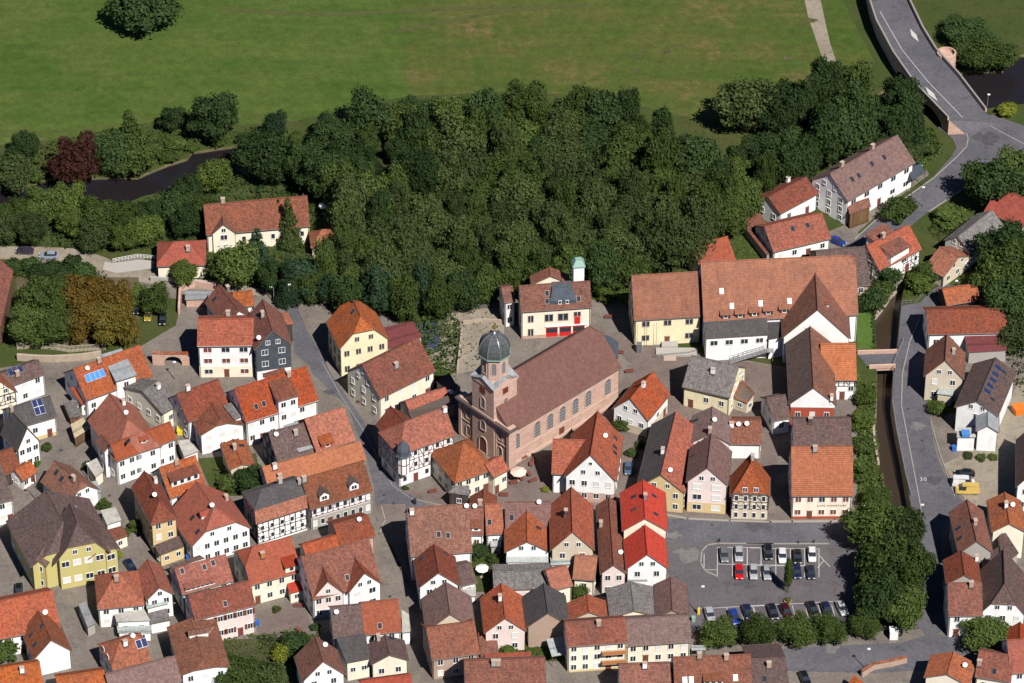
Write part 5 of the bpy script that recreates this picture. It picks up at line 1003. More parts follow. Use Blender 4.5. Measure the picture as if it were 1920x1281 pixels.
for k in range(K+1):
    s_ = -1+2*k/K; u = a_.lerp(b_, k/K); z = 1.0+1.5*math.sqrt(max(0, 1-s_*s_)); 
    if prev:
        for off in (-.3, .3): m_.poly([(prev[0].x,prev[0].y+off,prev[1]),(u.x,u.y+off,z),(u.x,u.y+off,3.2),(prev[0].x,prev[0].y+off,3.2)], ST)
        m_.poly([(prev[0].x,prev[0].y-.3,prev[1]),(u.x,u.y-.3,z),(u.x,u.y+.3,z),(prev[0].x,prev[0].y+.3,prev[1])], ST)
    prev = (u, z)
m_.box(a_.x, b_.x, a_.y-.45, a_.y+.45, 3.2, 3.36, RF['og']); m_.build('arch', aw, Matrix())
wallthing("long garden wall topped with orange tiles beside the bungalow", "E:98,760 290,1005", 2.4, .5, WL['gp'], 'wall', 'wall', RF['rb'])
wallthing("low concrete retaining wall of the lane above the grey terrace", "e:-80,215 100,225 300,240 480,265", 1.2, .4, WL['gp'])
wallthing("rubble wall along the left bank of the stream beside the gardens", "v:1085,690 1095,850 1130,1060", .5, .5, WALLS)
wallthing("curved sandstone wall flanking the lane beside the concrete terrace", "e:165,500 175,300 300,262 480,290", 1.6, .5, ST)
q4 = House("flat grey concrete terrace behind the sandstone lane wall", 'Q', "e:215,300,2.2 450,305,2.2 385,372,2.2 215,378,2.2", name='terrace', cat='terrace', rf='mt', wl='st', nowin=1)
wallthing("tile-topped brick garden wall by the lower road", "x:985,1230 1090,1165 1230,1140 1370,1105", 1.6, .4, BRICK, 'wall', 'wall', RF['og'])
fence("grey steel railing along the road above the stream", "B:430,0 345,200 335,520 370,760 430,1050 445,1130 500,1340", 1.05, METAL, 'railing', .9, 3)
fence("white handrail on the bend of the stream road", "A:760,390 640,480 530,590 415,600 395,840", 1.0, METAL, 'railing', .8, 2)
fence("white railing beside the footpath north of the sandy lot", "Z:700,573 760,582 860,580 945,576", 1.1, METAL, 'railing', .8, 3)
fence("white railing on the concrete footbridge at the upper left", "a:970,240 1180,200 1350,215", 1.1, WHITE, 'railing', .7, 3)
fence("grey railing beside the ramp of the town office", "q:440,1060 740,1035 820,1010", 1.0, METAL, 'railing', .8, 3)
fence("metal handrail of the ramp by the town hall wall", "q:1100,1090 1240,1050 1400,1050", 1.0, METAL, 'railing', .7, 3)
rp_ = empty('ramp', G(PX("q:450,1050")[0])); tagit(rp_, "grey access ramp with steps in front of the yellow town office", 'ramp'); m_ = MB(); m_.box(.2, 9, 0, 2.6, 0, .55, WL['gp']).box(1.5, 5, 2.6, 5.5, 0, .9, WL['gp']); m_.build('deck', rp_, Matrix()); m_ = MB()
for k in range(4): m_.box(1.8, 4.5, -.35*k-.35, -.35*k, 0, .45-.11*k, STONE)
m_.build('steps', rp_, Matrix())
wallthing("low pale wall crossing the sandy lot behind the church", "Z:868,608 905,604 945,606", .9, .35, WALLS); wallthing("crumbling stone wall between the overgrown plot and the sandy lot", "Z:866,625 862,660 858,700", 1.1, .4, WALLS)
# outside stair on the town hall
st_ = empty('outdoor_staircase', G(PX("q:1090,1095")[0])); tagit(st_, "grey metal outdoor staircase climbing the white town hall wall", 'staircase'); e_ = G(PX("q:1400,940")[0], 3.2) - st_.location; m_ = MB(); r_ = MB()
for k in range(18): p = Vector((e_.x*k/18, e_.y*k/18*0+.6, 3.2*k/18)); m_.box(p.x, p.x+e_.x/18+.05, -.6, .8, p.z, p.z+.12, METAL)
m_.box(e_.x, e_.x+1.6, -.6, .8, 3.1, 3.22, METAL); m_.build('steps', st_, Matrix())
for y_ in (-.6, .8):
    for z_ in (.5, 1.0): r_.bar((0, y_, z_), (e_.x, y_, 3.2+z_), .04, METAL)
    for k in range(9): r_.bar((e_.x*k/8, y_, 3.2*k/8), (e_.x*k/8, y_, 3.2*k/8+1), .04, METAL)
r_.bar((e_.x+1.4, -.5, 0), (e_.x+1.4, -.5, 3.1), .08, METAL); r_.build('handrail', st_, Matrix())
# ================= TREES =================
BARK = plaster('bark', (.10,.075,.05))
LV = dict(dk=leaf('dark_green_leaves', (.022,.042,.013), (.038,.062,.019)), mid=leaf('mid_green_leaves', (.038,.062,.015), (.064,.088,.022)), ol=leaf('olive_leaves', (.037,.056,.018), (.056,.072,.023)),
 bl=leaf('blue_green_leaves', (.019,.040,.019), (.031,.056,.027)), br=leaf('bright_green_leaves', (.055,.085,.018), (.075,.10,.022)), rd=leaf('copper_leaves', (.048,.015,.013), (.066,.032,.016)),
 au=leaf('autumn_leaves', (.135,.072,.013), (.080,.080,.017)), gy=leaf('grey_green_leaves', (.055,.058,.034), (.07,.066,.036)), yl=leaf('yellow_green_leaves', (.16,.17,.02), (.12,.14,.02)))
def crown_mesh(seed, nl, nq, kind='round', ls=.11):
    """unit crown: radius ~1 around origin, height -1..1; many leaf clumps on overlapping lobes"""
    r = random.Random(seed); V = []; F = []; lobes = []
    if kind == 'cone':
        for i in range(nl):
            z = -1 + 2*i/nl; rad = (1-(z+1)/2)*.95 + .05
            for k in range(max(3, int(9*rad))):
                t = r.uniform(0, 6.283); lobes.append((Vector((rad*.7*math.cos(t), rad*.7*math.sin(t), z)), .10+.22*rad, .45))
    else:
        lobes.append((Vector((0,0,0)), .72, 1))
        for i in range(nl):
            d = Vector((r.gauss(0,1), r.gauss(0,1), r.gauss(0,.8))).normalized(); q = d * r.uniform(.35, .92)
            if kind == 'col': q = Vector((q.x*.8, q.y*.8, q.z))
            if q.z < -.45: q.z *= .6
            lobes.append((q, r.uniform(.14, .40), r.uniform(.7, 1.1)))
    tot = sum(l[1]**2 for l in lobes)
    for (c, rad, fl) in lobes:
        for k in range(max(4, int(nq*rad*rad/tot))):
            d = Vector((r.gauss(0,1), r.gauss(0,1), r.gauss(0,1))).normalized(); d.z = abs(d.z)*.9 + d.z*.1 if r.random() < .35 else d.z
            p = c + Vector((d.x, d.y, d.z*fl)) * rad * (r.uniform(.6, 1.1) if r.random() < .8 else r.uniform(1.0, 1.35))
            n = (d + Vector((r.uniform(-1,1), r.uniform(-1,1), r.uniform(-1,1)))*.75).normalized(); a = n.orthogonal().normalized(); b = n.cross(a); t = r.uniform(0, 6.283); a, b = a*math.cos(t)+b*math.sin(t), b*math.cos(t)-a*math.sin(t)
            s = ls*r.uniform(.45, 1.5); i0 = len(V)
            V += [tuple(p-a*s), tuple(p-b*s*.55+n*s*.12), tuple(p+a*s), tuple(p+b*s*.55+n*s*.12)]; F.append((i0, i0+1, i0+2, i0+3))
    me = bpy.data.meshes.new('crown'); me.from_pydata(V, [], F); me.update(); return me
def trunk_mesh(seed, th=.06, big=True):
    r = random.Random(seed); m = MB(); m.bar((0,0,-1.9), (0,0,-.6), th*1.3, BARK, 7, th); m.bar((0,0,-.6), (.03,0,.3), th, BARK, 6, th*.4)
    if big:
        for k in range(6):
            t = 6.283*k/6 + r.uniform(-.3,.3); z = r.uniform(-.75,-.1); m.bar((0,0,z), (.6*math.cos(t), .6*math.sin(t), z+r.uniform(.35,.7)), th*.5, BARK, 5, th*.15)
    return m.mesh('trunk')
CROWN = {}; 
for v_ in range(5): CROWN['round', v_] = crown_mesh(10+v_, 30+5*v_, 11000, 'round', .062)
for v_ in range(2): CROWN['cone', v_] = crown_mesh(40+v_, 17, 7000, 'cone', .06)
for v_ in range(2): CROWN['ball', v_] = crown_mesh(60+v_, 40, 9000, 'round', .055)
CROWN['bush', 0] = crown_mesh(70, 14, 2600, 'round', .11); CROWN['bush', 1] = crown_mesh(71, 18, 2600, 'round', .11)
TRK_ = [trunk_mesh(s) for s in range(3)]
for me in CROWN.values(): me.materials.append(None)
KINDN = dict(round='tree', cone='conifer', ball='tree', bush='shrub')
def Tree(kind, px, rad, h, lv, label, group=None, zc=None, gp=None, sq=None):
    """crown centre seen at photo position px; rad = crown radius, h = tree height"""
    ch_ = h*.5 if kind != 'cone' else h*.46; cz = h - ch_ if kind not in ('bush',) else h*.5; ch_ = ch_ if kind != 'bush' else h*.55
    g = G(px, cz) if gp is None else gp
    a = rnd.uniform(0, 6.283); o = empty(KINDN[kind], (g.x, g.y, 0), a); tagit(o, label, KINDN[kind], group)
    ks = [k for k in CROWN if k[0] == kind]; me = CROWN[rnd.choice(ks)]; M = Matrix.Translation((0,0,cz)) @ Matrix.Diagonal((rad, rad*(sq or rnd.uniform(.88,1.1)), ch_, 1))
    c = link('crown', me, o, M); c.material_slots[0].link = 'OBJECT'; c.material_slots[0].material = LV[lv]
    if kind != 'bush': link('trunk', TRK_[rnd.randrange(3)], o, Matrix.Translation((0,0,cz)) @ Matrix.Diagonal((rad*.9, rad*.9, cz/1.9 if kind != 'cone' else cz/1.9, 1)))
    return o
def inside(p, loop):
    c = False; n = len(loop)
    for i in range(n):
        a, b = loop[i], loop[i-1]
        if (a.y > p.y) != (b.y > p.y) and p.x < (b.x-a.x)*(p.y-a.y)/(b.y-a.y)+a.x: c = not c
    return c
PLACED = []
def wood(zone, sp, kinds, group, rr=(3.6,5.6), hh=(9,14), zc=7.0, cap=300, kind='round'):
    loop = [G(p, zc) for p in PX(zone)]; xs = [p.x for p in loop]; ys = [p.y for p in loop]; cnt = 0
    for _ in range(14000):
        p = Vector((rnd.uniform(min(xs), max(xs)), rnd.uniform(min(ys), max(ys)), 0))
        if not inside(p, loop) or inside(p, river) or inside(p, stream): continue
        if any((p-q).length < sp for q in PLACED): continue
        PLACED.append(p); nz = math.sin(p.x*.05+1.3)+math.sin(p.y*.07)+rnd.uniform(-1.2,1.2)
        kl = kinds[0] if nz < -.6 else kinds[min(1,len(kinds)-1)] if nz < .5 else kinds[min(2,len(kinds)-1)] if nz < 1.1 else kinds[-1]
        kd = 'cone' if kl[0] == 'bl' and len(kl) > 2 and rnd.random() < .25 else kind
        Tree(kd, None, rnd.uniform(*rr)*(.7 if kd == 'cone' else 1), rnd.uniform(*hh), kl[0], kl[1] if kd != 'cone' else kl[2], group, gp=p); cnt += 1
        if cnt >= cap: break
    print('WOOD', group, cnt)
# single trees
T = Tree
T('round', (272,12), 8.2, 14, 'dk', "big round dark tree alone in the meadow at the top edge", zc=1)
T('round', (147,303), 5.4, 12, 'rd', "dark red copper beech on the river bank at the left")
T('round', (398,222), 6.2, 13, 'dk', "broad dark green tree on the meadow side of the river, larger of two neighbours")
T('round', (322,224), 3.4, 7, 'dk', "small dark tree just left of the broad dark river tree")
T('cone', (243,243), 4.6, 12, 'mid', "tall pointed green tree behind the copper beech")
T('round', (45,277), 3.6, 8, 'dk', "small dark tree beside the meadow track at the far left")
T('round', (215,285), 5.6, 11, 'dk', "dense green tree touching the right side of the copper beech"); T('round', (258,290), 5, 10, 'mid', "bushy green tree overhanging the river right of the copper beech's neighbour")
T('round', (20,320), 5.6, 9, 'ol', "grey-olive tree at the left edge above the river"); T('round', (512,240), 3, 9, 'bl', "small bluish tree standing at the meadow edge above the river bend")
T('round', (500,295), 6.4, 13, 'dk', "large dark tree on the river bend behind the farmhouse"); T('round', (400,330), 4.2, 9, 'br', "bright green tree between river and farmhouse")
T('cone', (541,412), 3.2, 13, 'ol', "tall brownish spruce in front of the farmhouse"); T('cone', (482,462), 3.8, 11, 'bl', "blue-green conifer in front of the farmhouse's pointed gable side"); T('cone', (522,405), 2.2, 10, 'dk', "thin dark fir leaning against the tall brownish spruce")
T('round', (435,502), 6.2, 11, 'mid', "wide green tree below the farmhouse with bare twigs on its left"); T('round', (345,512), 3.2, 6, 'br', "light green tree in front of the hipped red roof")
T('round', (545,540), 2.8, 7, 'mid', "green tree by the street lamp at the top of the main street"); T('round', (590,538), 3.1, 8, 'mid', "roundish green tree behind the white van")
for (x, y, r, l) in ((72,558,4.6,"green chestnut tree at the back left of the palisade row"),(98,612,4.8,"green chestnut tree touching the autumn-coloured ones in front"),(55,612,4.4,"green chestnut tree at the front left of the row"),(100,565,4.4,"green chestnut tree in the middle of the row")): T('round', (x,y), r, 9.5, 'mid', l)
for (x, y, r, l) in ((140,556,4.6,"orange chestnut tree at the back beside the green ones"),(185,552,4.6,"golden chestnut tree at the back right of the group"),(150,604,4.6,"rust-brown chestnut tree at the front near the palisade"),(195,606,4.8,"golden-brown chestnut tree in the middle of the front"),(228,612,4.0,"orange chestnut tree at the right end near the parked cars"),(222,570,3.8,"yellowish chestnut tree above the parked cars")): T('round', (x,y), r, 9.5, 'au', l)
T('round', (290,562), 4.0, 7.5, 'mid', "green tree beside the black and yellow parked cars"); T('round', (262,555), 2.6, 5.5, 'br', "small light green tree left of the green one by the parked cars")
for i, x in enumerate((1350,1420,1490,1558)): T('ball', (x,1187-3*i), 3.7, 6.6, 'mid', "round clipped tree, %s, below the parked cars" % ("leftmost in the row","second from the left in the row","third from the left in the row","fourth from the left in the row")[i], 'clipped trees along the car park')
T('ball', (1618,1172), 3.2, 6, 'mid', "clipped tree merging with the big riverside trees at the right end of the row", 'clipped trees along the car park')
sm = T('ball', (1479,1078), 1.15, 9.6, 'mid', "slender young tree with a thin bare trunk standing in the car park"); 
for (x, y, r, h_, lv, l) in ((1640,985,5.6,12,'mid',"large tree overhanging the road at the top left of the stream clump"),(1690,1000,5.2,12,'ol',"olive tree next to the lamp at the top right of the stream clump"),(1655,1060,6.2,13,'mid',"broad tree shading the right end of the car park"),(1702,1070,5.0,12,'mid',"green tree leaning over the shaded lane"),(1650,1125,5.6,11,'dk',"dark green tree above the white sign box"),(1696,1135,5,10,'mid',"lowest right tree of the stream clump beside the lane"),(1640,935,3.0,6,'mid',"green tree beside the cafe house wall")):
    T('round', (x,y), r, h_, lv, l)
T('round', (1846,1190), 5.0, 6.5, 'mid', "wide round green tree in front of the white house at the lower right")
for (x, y, r, h_, lv, l) in ((1868,345,7.2,13,'dk',"big dark tree shading the road junction on the right"),(1905,325,6,11,'mid',"green tree at the right edge behind the big dark one"),(1880,470,6.5,12,'dk',"dark tree right of the pale green-grey gable house"),(1912,505,7,13,'mid',"tall tree at the right edge above the long mottled roof"),(1868,520,5.6,11,'mid',"green tree between the stream lamp and the right edge"),(1902,570,6.4,12,'dk',"dark broad tree behind the long mottled roof"),(1905,630,4.4,8,'ol',"brownish tree below the dark broad one at the right edge"),
    (1620,745,2.6,3.2,'br',"leafy bush on the stream bank beside the half-timbered barn"),(1618,790,2.8,3.4,'br',"round bush on the stream bank below the barn"),(1616,835,2.6,3.4,'mid',"dark bush on the bank right of the mottled brown roof"),(1620,880,3,4,'mid',"bush on the bank beside the cafe roof"),(1632,565,3.4,5,'dk',"dark bush behind the town hall's right end"),(1655,545,3,4,'mid',"bush growing at the head of the stream"),(1668,520,3,4.4,'dk',"bush below the half-timbered house with the white dormer"),
    (1720,530,3.2,4,'br',"bright bush inside the stream road bend"),(1740,515,3,4,'mid',"green bush under the small flat orange roof"),(1755,765,2.2,2.6,'br',"flowering bush in front of the beige-pink gable house"),(1690,195,5,9,'ol',"yellowish tree against the bridge side wall"),(1815,60,6,6,'dk',"dark low tree on the river bank right of the bridge"),(1845,100,7,7,'mid',"wide bushy tree leaning over the river at the upper right"),(1890,205,2.6,3,'yl',"yellow bush beside the river at the right edge"),
    (470,900,4,6,'dk',"dark green bush filling the yard below the small cottage"),(430,905,2.4,4,'mid',"ivy-green bush on the yard wall"),(550,1205,3.2,4.4,'dk',"dark bush in the garden at the bottom left centre"),(524,1228,2.2,3,'yl',"lime-yellow bush in the lower garden"),(450,1262,5,6,'mid',"large garden bush at the bottom edge left of the lane"),(500,1268,4,5,'ol',"olive bush at the bottom edge beside the large garden bush"),
    (3,1212,4,5,'mid',"green bush at the far left bottom"),(897,1032,2.2,3,'dk',"small dark bush in the parasol yard"),(925,1048,1.5,2,'mid',"little bush next to the grey courtyard roof"),(1087,1112,2.4,3,'mid',"bush in the courtyard beside the pantile roof"),(1164,797,2,2.6,'mid',"bush at the foot of the small white cottage"),(197,948,1.6,2.2,'mid',"bush by the olive house's side entrance"),(255,985,1.6,2.6,'br',"potted green bush along the cobbled yard wall"),
    (950,1220,1.8,2,'br',"bright bush in front of the orange gable house"),(1000,1228,1.8,2,'mid',"bush under the brick gable"),(1685,390,4,5,'mid',"hedge-like bush next to the tile-roofed dormer house"),(1783,405,4,3,'mid',"hedge bush along the junction road"),(1700,290,4.4,6,'ol',"garden tree behind the long white apartment house"),(1735,270,4,5,'mid',"green shrub beside the bridge end wall")):
    T('round' if h_ > 5.5 else 'bush', (x,y), r, h_, lv, l)
T('round', (1395,195), 7, 14, 'ol', "tall olive-green tree at the top of the wood next to the meadow shadow")
# the wood
W3 = [('dk', "dark green broadleaf tree inside the dense wood between river and town"), ('mid', "mid-green broadleaf tree inside the dense wood between river and town"), ('ol', "olive-green broadleaf tree inside the dense wood between river and town")]
wood("Z:560,235 700,205 800,188 960,198 1100,205 1230,215 1300,270 1330,330 1370,250 1450,215 1560,150 1680,150 1715,235 1700,262 1560,275 1440,335 1395,385 1340,430 1290,470 1190,480 1100,455 1050,450 1000,468 930,480 860,500 700,520 610,500 640,440 610,350 560,330", 4.9, W3, 'trees of the wood between river and town', (2.5,6.2), (7,15.5), cap=240)
W6 = [('bl', "bluish dark tree at the lower edge of the wood above the town", "dark conifer at the lower edge of the wood above the town"), ('bl', "bluish dark tree at the lower edge of the wood above the town", "dark conifer at the lower edge of the wood above the town"), ('dk', "dark green tree at the lower edge of the wood above the town"), ('mid', "mid-green tree at the lower edge of the wood above the town")]
wood("Z:500,505 570,480 580,490 640,480 700,515 870,500 1000,478 1170,480 1180,500 1060,500 940,530 830,560 740,560 650,548 610,520 520,530", 5.2, W6, 'trees at the lower edge of the wood', (3.2,5.0), (8,13))
W4 = [('dk', "dark green tree on the near bank of the river left of the farmhouse"), ('mid', "mid-green tree on the near bank of the river left of the farmhouse"), ('br', "light green tree on the near bank of the river left of the farmhouse"), ('ol', "olive tree on the near bank of the river left of the farmhouse")]
wood("Z:-30,395 60,385 110,375 200,400 260,385 330,350 380,360 375,410 330,415 230,440 130,432 20,430 -30,430", 5.6, W4, 'trees on the near river bank', (3.2,4.8), (6,10), 5)
W5 = [('dk', "dark shrub fringing the far river bank")]; wood("Z:0,330 100,325 120,300 60,290", 4.2, [('mid', "low green shrub in the thicket left of the copper beech")], 'thicket by the copper beech', (2,3), (2.5,4), 2, kind='bush')
wood("Z:290,255 370,270 470,255 520,245 560,255 540,265 450,268 380,272 340,290 290,305", 4, [('mid', "green shrub on the grassy far bank of the river")], 'shrubs on the far river bank', (1.6,2.6), (1.8,3.2), 1.5, kind='bush')
wood("Z:0,500 60,492 130,490 180,505 160,520 60,512", 3.6, [('dk', "dark shrub below the two cars on the footpath")], 'shrubs below the footpath', (2,3), (2.5,3.8), 1.5, kind='bush')
wood("Z:1110,510 1180,510 1180,560 1120,555", 3.4, [('br', "light green shrub behind the fire station tower")], 'shrubs behind the fire station', (2,3), (2.5,3.8), 1.5, kind='bush')
wood("Z:1650,965 1700,985 1720,1150 1660,1170 1630,1150 1625,1020 1620,960", 4.5, [('dk', "undergrowth shrub below the stream-side trees")], 'undergrowth below the stream trees', (2,3), (2.5,4), 2, kind='bush')
def cover(zone, dens, hmax, lv, label, size=.35, z=.05, name='undergrowth'):
    loop = [G(p) for p in PX(zone)]; xs = [p.x for p in loop]; ys = [p.y for p in loop]; V = []; F = []; r = random.Random(len(zone)); n = int((max(xs)-min(xs))*(max(ys)-min(ys))*dens)
    for _ in range(n):
        p = Vector((r.uniform(min(xs), max(xs)), r.uniform(min(ys), max(ys)), 0))
        if not inside(p, loop): continue
        k = .5+.5*math.sin(p.x*.9+math.sin(p.y*.7)*2)*math.sin(p.y*1.1+1.7); k2 = .5+.5*math.sin(p.x*.31+p.y*.23)
        if r.random() > .35+.65*k: continue
        hh = hmax*(.15+.85*k*k2); q = p + Zv*(z + hh*r.random()**.5); nn = Vector((r.uniform(-1,1), r.uniform(-1,1), r.uniform(.1,1.2))).normalized(); a = nn.orthogonal().normalized(); b = nn.cross(a); s = size*r.uniform(.4,1.3); i0 = len(V)
        V += [tuple(q-a*s), tuple(q-b*s*.6+nn*s*.1), tuple(q+a*s), tuple(q+b*s*.6+nn*s*.1)]; F.append((i0, i0+1, i0+2, i0+3))
    me = bpy.data.meshes.new(name); me.from_pydata(V, [], F); me.materials.append(LV[lv]); me.update(); o = link(name, me); tagit(o, label, 'plants', None, 'stuff')
cover("Z:745,585 850,575 862,620 855,700 800,745 772,700 790,640 760,610", 9, 2.0, 'mid', "overgrown weeds and brambles in the plot beside the maroon roof")
cover("Z:770,640 800,600 862,600 868,660 856,705 815,735 795,700 790,670", 7, 3.0, 'dk', "tall dark scrub at the right end of the overgrown plot", .4)
cover("Z:868,590 940,585 930,640 900,690 868,700", 1.6, .5, 'ol', "sparse weeds on the sandy lot left of the fire station", .3)
cover("Z:1605,705 1646,725 1643,800 1650,880 1666,930 1650,975 1606,965", 10, 2.6, 'mid', "dense bushes and climbers on the left bank of the stream")
cover("Z:1640,560 1670,500 1700,500 1672,535 1656,560 1641,600 1641,655 1636,655", 9, 2.2, 'dk', "bushes along the upper left bank of the stream")
cover("Z:1694,560 1706,500 1740,490 1765,525 1725,555", 9, 1.4, 'br', "light green bank vegetation inside the stream road bend")
cover("Z:-20,495 140,492 200,515 200,540 30,525", 8, 1.8, 'mid', "green undergrowth below the footpath at the left")
cover("Z:0,290 110,262 300,228 540,245 560,262 450,268 380,272 340,292 300,308 250,326 100,330 0,350", 6, 1.3, 'mid', "wild vegetation strip along the far river bank", .4)
cover("Z:-20,402 110,385 200,402 330,350 480,330 600,360 610,500 560,545 380,520 300,470 100,468 -20,455", 5, 1.5, 'dk', "shady undergrowth between the river and the farmhouse", .45)
cover("Z:600,520 900,490 1180,480 1185,560 950,552 740,570 600,550", 6, 1.6, 'dk', "undergrowth along the lower edge of the wood", .4)
cover("Z:1110,505 1182,505 1180,565 1115,560", 8, 2.2, 'br', "light green scrub behind the fire station")
cover("Z:1355,440 1400,405 1440,480 1380,490", 7, .4, 'br', "rough lawn in the garden behind the town hall", .3)
cover("Z:1620,1165 1700,1150 1725,1180 1480,1202 1320,1215 1310,1200", 7, .8, 'ol', "low hedge plants under the car park trees", .3)
cover("Z:400,880 490,875 492,925 410,930", 9, 2.0, 'mid', "ivy and shrubs in the yard of the small cottage"); cover("Z:420,1195 600,1185 555,1290 400,1290", 8, 1.6, 'mid', "mixed garden plants in the lower left garden")
cover("Z:950,1195 1060,1195 1050,1235 930,1240", 9, .9, 'br', "flower beds in front of the brick gable", .25); cover("Z:885,1000 950,1000 945,1110 885,1110", 6, 1.2, 'mid', "plants in the parasol courtyard", .3)
cover("Z:480,1195 600,1190 570,1250 500,1240", 10, 1.4, 'ol', "vegetable and flower beds in the lower left garden", .28)
cover("Z:1700,255 1745,240 1770,290 1700,340 1690,300", 8, 1.6, 'mid', "garden plants between the apartment house and the road"); cover("Z:1745,405 1790,385 1840,430 1790,470 1740,440", 7, 1.2, 'mid', "garden plants beside the junction road")
cover("Z:1870,600 1930,560 1930,760 1900,720", 6, 1.2, 'ol', "dry bank vegetation at the right edge"); cover("Z:1740,735 1785,740 1780,775 1738,770", 10, 1.2, 'br', "flowering shrubs in front of the beige-pink gable house", .25)
# ================= CARS =================
PAINTS = {}
def paint(n, c, met=.3):
    if n not in PAINTS: m = flat('car_paint_' + n, c, .25, .6, met); PAINTS[n] = m
    return PAINTS[n]
def loft(secs, mat):
    m = MB(); n = len(secs[0]); b = 0
    for s in secs: m.v += s
    for i in range(len(secs)-1):
        for k in range(n-1): m.f.append((i*n+k, i*n+k+1, (i+1)*n+k+1, (i+1)*n+k)); m.m.append(m.mi(mat))
    m.f.append(tuple(range(n))[::-1]); m.m.append(0); m.f.append(tuple((len(secs)-1)*n+k for k in range(n))); m.m.append(0); return m
def carset(van=False):
    P = [(-2.15,.45,.62,.72),(-2.1,.35,.85,.80),(-1.6,.3,.98,.86),(-.6,.28,1.0,.88),(.75,.28,.98,.88),(1.5,.3,.92,.86),(2.0,.35,.78,.8),(2.15,.42,.6,.7)] if not van else [(-2.4,.4,1.0,.85),(-2.35,.35,1.1,.9),(0,.3,1.15,.92),(1.5,.3,1.12,.92),(2.2,.35,1.0,.88),(2.45,.42,.75,.8)]
    secs = []
    for x, z0, z1, w in P: secs.append([(x,-w,z0),(x,-w*1.0,(z0+z1)/2),(x,-w*.93,z1),(x,0,z1+.04),(x,w*.93,z1),(x,w,(z0+z1)/2),(x,w,z0),(x,0,z0)])
    for s in secs: s.append(s[0])
    body = loft(secs, WHITE).mesh('body')
    C = [(-1.75,.97,.74,.98),(-1.35,.97,.78,1.36),(-.2,.97,.80,1.45),(.35,.97,.80,1.40),(1.1,.95,.76,.98)] if not van else [(-2.3,1.1,.88,1.12),(-2.2,1.1,.88,2.0),(0,1.1,.88,2.08),(1.1,1.1,.86,2.0),(1.75,1.1,.8,1.15)]
    def cab(sc_, dz, nm, lo=0, hi=9):
        S = [[(x,-w*sc_,z0),(x,-w*sc_*.80,z1*(1)+dz),(x,w*sc_*.80,z1+dz),(x,w*sc_,z0),(x,-w*sc_,z0)] for x, z0, w, z1 in C]; return loft(S, GLASS).mesh(nm)
    glass = cab(1.0, 0, 'windows')
    Rm = MB(); S = C[1:-1]
    for i in range(len(S)-1):
        x0, _, w0, z0 = S[i]; x1, _, w1, z1 = S[i+1]; w0 *= .79; w1 *= .79; Rm.poly([(x0,-w0,z0+.03),(x1,-w1,z1+.03),(x1,w1,z1+.03),(x0,w0,z0+.03)], WHITE)
        for s in (-1, 1): P_ = [(x0,s*w0,z0+.03),(x1,s*w1,z1+.03),(x1,s*w1*1.03,z1-.06),(x0,s*w0*1.03,z0-.06)]; Rm.poly(P_ if s > 0 else P_[::-1], WHITE)
    if van:
        for s in (-1, 1): P_ = [(-2.25,s*.9,1.1),(.4,s*.9,1.1),(.3,s*.74,1.98),(-2.2,s*.74,1.98)]; Rm.poly(P_ if s < 0 else P_[::-1], WHITE)
    roof = Rm.mesh('roof')
    wb = MB(); D = Matrix.Rotation(math.pi/2, 4, 'X'); wb.bar((0,-.1,0),(0,.1,0), .33, BLACK, 14); wb.bar((0,-.115,0),(0,.115,0), .19, METAL, 10); wheel = wb.mesh('wheel')
    hb = MB(); hb.box(-.06,.06,-.18,.18,-.08,.08, SHUT); hl = hb.mesh('headlight'); rb = MB(); rb.box(-.06,.06,-.16,.16,-.09,.09, RED); tl = rb.mesh('tail_light')
    return body, glass, roof, wheel, hl, tl, van
CARSET = {0: carset(), 1: carset(True)}
def Car(px, ang, pn, pc, label, van=0, group=None, sc_=1.0, met=.3, z=0.09):
    g = G(px, z+.5); ang += rnd.uniform(-2.5, 2.5); o = empty('van' if van else 'parked_car', (g.x+rnd.uniform(-.12,.12), g.y+rnd.uniform(-.25,.25), z), R_(ang)); o.scale = (sc_*rnd.uniform(.93,1.06), sc_*rnd.uniform(.97,1.03), sc_*rnd.uniform(.95,1.08)); tagit(o, label, 'van' if van else 'car', group); body, glass, roof, wheel, hl, tl, _ = CARSET[van]; pm = paint(pn, pc, met)
    for nm, me in (('body', body), ('roof', roof)):
        c = link(nm, me, o, Matrix()); c.material_slots[0].link = 'OBJECT'; c.material_slots[0].material = pm
    link('windows', glass, o, Matrix()); xs = (-1.35, 1.35) if not van else (-1.5, 1.6); xe = 2.12 if not van else 2.4
    for x in xs:
        for y in (-.78, .78): link('wheel', wheel, o, Matrix.Translation((x, y, .33)))
    for y in (-.55, .55): link('headlight', hl, o, Matrix.Translation((xe, y, .66))); link('tail_light', tl, o, Matrix.Translation((-xe, y, .7)))
SIL = (.45,.46,.48); DG = (.06,.065,.07); BK = (.012,.014,.018); NV = (.012,.02,.06); WH = (.8,.8,.8)
CP = 'cars in the car park'
